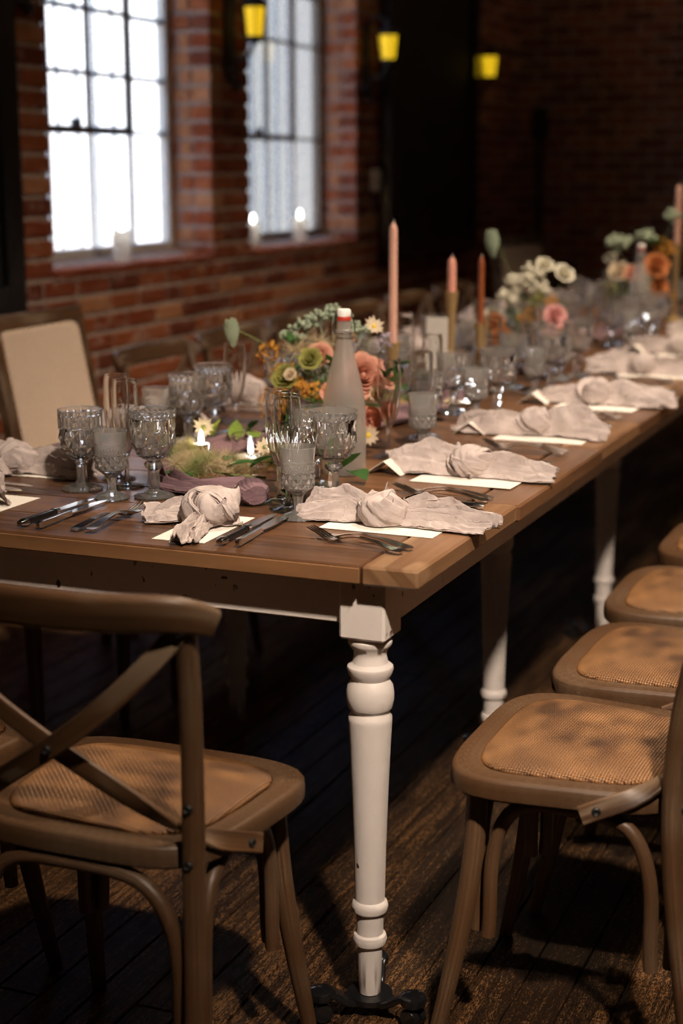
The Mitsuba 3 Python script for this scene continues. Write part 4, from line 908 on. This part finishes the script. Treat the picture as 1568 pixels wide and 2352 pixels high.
votive(-.52, 2.75, .030, .055, 'votive candle at the foot of the pink and cream bouquet')
votive(-.42, 3.35, .032, .055, 'bright votive candle among the far glasses')

# tall taper candles in flared brass holders
def taper(x, y, hold, h, r, wax, lab, lab2):
    t = thing('candle_holder', lab2, 'candle holder')
    put(t, ply(mv(lathe([(0, 0), (.040, 0), (.041, .004), (.030, .009), (.011, .018), (.0085, .03), (.0095, hold * .45), (.0135, hold * .8), (.0195, hold - .004), (.020, hold), (.0165, hold), (.013, hold - .015), (0, hold - .018)], 28), (x, y, ZT + .004)), 'mat_brass', 40))
    t = thing('taper_candle', lab, 'candle'); z = ZT + .004 + hold - .0175; z0 = z
    part(t, 'wax', mv(lathe([(0, 0), (r, 0), (r * 1.02, h * .3), (r * .96, h - .018), (r * .8, h - .008), (r * .35, h), (0, h + .001)], 24), (x, y, z0)), wax, 40)
    part(t, 'wick', tube([(x, y, z0 + h - .002), (x + .002, y, z0 + h + .008)], .0011, 5), 'mat_wax_cream')
taper(-.648, 1.60, .158, .315, .0105, 'mat_wax_pink', 'tallest dusty-pink taper candle, unlit, near the first bouquet', 'flared brass holder under the tallest dusty-pink taper')
taper(-.655, 2.08, .252, .112, .0118, 'mat_wax_rose', 'short pink taper candle in the taller brass holder', 'tall flared brass holder under the short pink taper')
taper(-.575, 2.10, .165, .200, .0085, 'mat_wax_rust', 'rust-brown taper candle right of the short pink one', 'flared brass holder under the rust-brown taper')
taper(-.430, 4.15, .30, .24, .0118, 'mat_wax_pink', 'dusty-pink taper candle cut off by the right frame edge', 'brass holder of the taper at the right frame edge')

# standing menu card
t = thing('standing_card', 'tall white standing card between tapers and glasses', 'table card')
part(t, 'sheet', box((.062, .0022, .165), (-.652, 1.95, ZT + .112), .001), 'mat_card', False)
part(t, 'base', mv(lathe([(0, 0), (.024, 0), (.024, .022), (.0225, .024), (.003, .024), (.003, .031), (0, .031)], 24), (-.652, 1.95, ZT + .001)), 'mat_brass', 40)

# swing-top water bottles
def bottle(x, y, lab, s=1.0):
    t = thing('water_bottle', lab, 'bottle'); M = mat4(x, y, ZT + .0008, 20, s)
    o = [(0, .002), (.036, 0), (.0405, .002), (.043, .010), (.0435, .09), (.043, .125), (.039, .160), (.031, .195), (.0225, .228), (.0165, .255), (.0148, .270), (.0150, .274), (.0165, .276), (.0165, .284), (.0145, .286), (.0135, .300), (.0135, .304)]
    i = [(.0105, .304), (.0112, .286), (.0115, .262), (.0170, .238), (.028, .195), (.036, .160), (.0400, .125), (.0405, .012), (.036, .006), (0, .007)]
    part(t, 'frosted_glass', apply(lathe(dense(o, .006), 48), M), 'mat_frosted', 40)
    part(t, 'stopper', apply(lathe([(0, .310), (.0125, .310), (.014, .313), (.014, .322), (.012, .325), (0, .326)], 24), M), 'mat_white', 40)
    part(t, 'seal', apply(lathe([(0, .3000), (.0128, .3000), (.0136, .303), (.0136, .3075), (.0128, .3105), (0, .3105)], 24), M), 'mat_red', 40)
    w = [tube(np.stack([.0168 * np.cos(np.linspace(0, 6.283, 24)), .0168 * np.sin(np.linspace(0, 6.283, 24)), np.full(24, z)], 1), .0011, 5, caps=False) for z in (.270, .2785)]
    for sg in (-1, 1): w.append(tube(spline([(sg * .0172, .004, .274), (sg * .021, 0, .29), (sg * .0175, 0, .305), (sg * .0145, 0, .317)], 10), .0011, 5))
    part(t, 'wire_clip', apply(cat(w), M), 'mat_silver')
bottle(-.405, .690, 'frosted swing-top water bottle with red seal before the first bouquet')
bottle(-.452, 3.60, 'clear swing-top bottle far along the table among the last glasses')

FL = [
 [('rose', -.466, .945, .944, .046), ('coral', -.444, .93, .853, .025), ('coral', -.41, .95, .871, .020), ('daisy', -.437, .90, .823, .024), ('daisy', -.484, 1.05, 1.037, .024), ('anem', -.428, .92, .908, .020), ('gran', -.596, .96, .973, .024), ('chart', -.663, .97, .928, .028), ('cream', -.642, .955, .937, .013), ('ochre', -.71, 1.0, .971, .029), ('ochre', -.72, 1.0, .87, .026), ('ochre', -.697, .98, .838, .025), ('ochre', -.63, .98, .90, .030), ('ochre', -.554, 1.05, 1.01, .023), ('sage', -.691, 1.08, 1.002, .028), ('sage', -.67, 1.10, 1.021, .028), ('sage', -.641, 1.12, 1.04, .027), ('sage', -.618, 1.14, 1.051, .025), ('sage', -.572, 1.12, 1.027, .026), ('sage', -.541, 1.12, 1.014, .024), ('beige', -.645, 1.0, .985, .030), ('lilac', -.445, 1.02, 1.008, .021), ('lilac', -.537, 1.05, .992, .016), ('peach', -.585, .99, .981, .026), ('peach', -.435, 1.02, .928, .020), ('ochre', -.50, 1.0, .91, .03), ('leaf', -.418, .95, .938, .017), ('leaf', -.70, .95, .80, .018), ('leaf', -.737, .95, .811, .018), ('leaf', -.52, .95, .86, .02), ('leaf', -.41, 1.0, .96, .018), ('ochre', -.68, 1.0, .93, .03), ('ochre', -.66, .97, .86, .03), ('beige', -.60, 1.02, 1.0, .028), ('leaf', -.62, .95, .84, .02), ('leaf', -.57, .93, .88, .02), ('leaf', -.66, 1.02, .99, .02), ('leaf', -.56, 1.0, .95, .02), ('ochre', -.585, .95, .90, .028), ('peach', -.545, .96, .90, .024), ('sprig', -.806, 1.0, 1.015, .027)],
 [('umb', -.62, 2.62, 1.019, .043), ('umb', -.584, 2.66, 1.044, .041), ('umb', -.648, 2.6, .973, .038), ('umb', -.56, 2.64, 1.0, .036), ('white', -.552, 2.68, 1.084, .027), ('white', -.489, 2.68, 1.058, .032), ('yel', -.555, 2.6, .975, .027), ('ochre', -.51, 2.6, .97, .024), ('pink', -.481, 2.55, .935, .034), ('orange', -.674, 2.55, .906, .030), ('orange', -.64, 2.52, .87, .027), ('coral', -.458, 2.52, .86, .029), ('ochre', -.57, 2.55, .92, .03), ('leaf', -.636, 2.5, .824, .029), ('leaf', -.594, 2.5, .823, .029), ('leaf', -.52, 2.56, .90, .025), ('white', -.697, 2.6, .931, .024), ('sprig', -.704, 2.6, 1.145, .035)],
 [('green', -.581, 3.8, 1.088, .049), ('cream', -.566, 3.75, 1.002, .036), ('peach', -.517, 3.75, .995, .029), ('orange', -.413, 3.7, 1.027, .045), ('orange', -.399, 3.7, .953, .032), ('ochre', -.408, 3.8, 1.075, .045), ('ochre', -.50, 3.78, .94, .04), ('green', -.483, 3.8, 1.113, .039), ('green', -.401, 3.9, 1.19, .036), ('yel', -.589, 3.7, .94, .03), ('white', -.612, 3.8, 1.047, .023), ('leaf', -.45, 3.8, 1.098, .032), ('leaf', -.55, 3.8, .93, .03)]
]
def bouquet(lab, cx, cy, hb, items, rb=.058):
    t = thing('flower_arrangement', lab, 'flower arrangement')
    part(t, 'bowl', mv(lathe([(0, 0), (rb * .62, 0), (rb * .6, .006), (rb * .34, .014), (rb * .4, .022), (rb * .85, .040), (rb, hb), (rb * .97, hb + .002), (rb * .9, hb - .002), (rb * .7, .045), (0, .035)], 32), (cx, cy, ZT + .012)), 'mat_stone', 40)
    for k in range(26):       # inner greenery
        a = k * 2.4; q = .03 + .05 * rng.random(); p = (cx + q * math.cos(a), cy + q * math.sin(a), ZT + hb + rng.uniform(.0, .09))
        leaf(t, p, (math.cos(a), math.sin(a), rng.uniform(-.3, .8)), rng.uniform(.05, .085), rng.uniform(.012, .02), ['mat_leaf', 'mat_leaf_grey', 'mat_leaf'][k % 3])
    base = (cx, cy, ZT + hb)
    for k in range(20):       # small muted filler blooms
        a = k * 2.4 + .6; q = math.sqrt((k + .5) / 20); p = (cx + .105 * q * math.cos(a), cy + .085 * q * math.sin(a), ZT + hb + .035 + .085 * (1 - q * q) + rng.uniform(-.015, .02))
        ruffle(t, p, rng.uniform(.020, .028), ['mat_petal_brown', 'mat_petal_beige', 'mat_leaf_grey', 'mat_petal_ochre', 'mat_leaf'][k % 5], 'filler_bloom', 30)
    for (n, x, y, z, r) in items:
        c = (x, y, z); d = (np.array(c) - (cx, cy, ZT + hb - .02)) * (1, 1, .8) + (.10, -.16, .05)
        if n == 'rose': rose(t, c, d, r, 'mat_petal_rose', rings_=(3, 4, 5, 6, 7, 7))
        elif n == 'peach': rose(t, c, d, r, 'mat_petal_rose', 'rose', (3, 5, 6))
        elif n in ('coral', 'orange'): rose(t, c, d, r, 'mat_petal_coral' if n == 'coral' else 'mat_petal_orange', 'ranunculus', (3, 5, 6, 7))
        elif n == 'pink': rose(t, c, d, r, 'mat_petal_pink', 'rose', (3, 5, 6, 6))
        elif n in ('gran', 'chart'): rose(t, c, d, r, 'mat_petal_green', 'green_ranunculus', (4, 5, 6))
        elif n == 'cream': rose(t, c, d, r, 'mat_petal_cream', 'cream_bloom', (4, 5, 6))
        elif n == 'white': rose(t, c, d, r, 'mat_petal_white', 'white_bloom', (4, 6, 7))
        elif n == 'daisy': daisy(t, c, d, r, 'mat_petal_cream')
        elif n == 'anem': daisy(t, c, d, r, 'mat_petal_cream', 'mat_seed', 'scabiosa', 13, .5); part(t, 'seed_pod', mv(sphere(r * .62, (0, 0, r * .25), 2), c, orient(d)), 'mat_seed')
        elif n == 'ochre': ruffle(t, c, r, 'mat_petal_ochre')
        elif n == 'yel': ruffle(t, c, r, 'mat_petal_green')
        elif n == 'lilac': ruffle(t, c, r, 'mat_petal_mauve')
        elif n == 'beige': fluff(t, c, r * 1.3, 'mat_fluff', 110, 'pampas_plume')
        elif n == 'sage': umbel(t, c, base, r, 'mat_sage', n=30, dot=.17)
        elif n == 'umb': umbel(t, c, base, r, 'mat_petal_white', n=40, dot=.17)
        elif n == 'green': umbel(t, c, base, r, 'mat_sage', 'green_umbel', 34, .2)
        elif n == 'leaf': [leaf(t, c, d + .4 * nr.normal(size=3), r * 2.2, r * .75, 'mat_leaf') for _ in range(3)]
        elif n == 'sprig': sprig(t, (x, y, z + r), (x + r * .2, y, z - r), r * .75); stem(t, [base, ((x + cx) / 2, (y + cy) / 2, max(z, base[2]) * .5 + base[2] * .5 + .03), (x + r * .5, y, z + r * .3)])
        if n not in ('sprig', 'leaf', 'sage', 'umb', 'green'): stem(t, [base, ((x + cx) / 2, (y + cy) / 2, (z + base[2]) / 2 - .008), (x - d[0] * .2 * r, y, z - r * .4)], .0016)
bouquet('low bouquet with a large dusty rose behind the near water bottle', -.590, 1.075, .075, FL[0], .065)
bouquet('second bouquet of cream blooms and pink roses behind the rust taper', -.590, 2.70, .075, FL[1])
bouquet('far bouquet with orange blooms at the right frame edge', -.490, 3.86, .080, FL[2])
# green trailing leaves lying on the runner beyond the first bouquet
tr_ = thing('trailing_greenery', 'dark green trailing leaves along the runner behind the standing card', 'greenery')
stem(tr_, [(-.62, 1.45, ZT + .03), (-.60, 1.9, ZT + .03), (-.62, 2.3, ZT + .03), (-.52, 2.6, ZT + .03)], .002)
for k in range(46):
    s = k / 45; x = -.62 + .10 * s + rng.uniform(-.06, .07); y = 1.5 + 1.1 * s
    leaf(tr_, (x, y, ZT + rng.uniform(.02, .05)), (rng.uniform(-1, 1), rng.uniform(-1, .6), rng.uniform(-.1, .7)), rng.uniform(.04, .065), rng.uniform(.012, .02), 'mat_leaf')
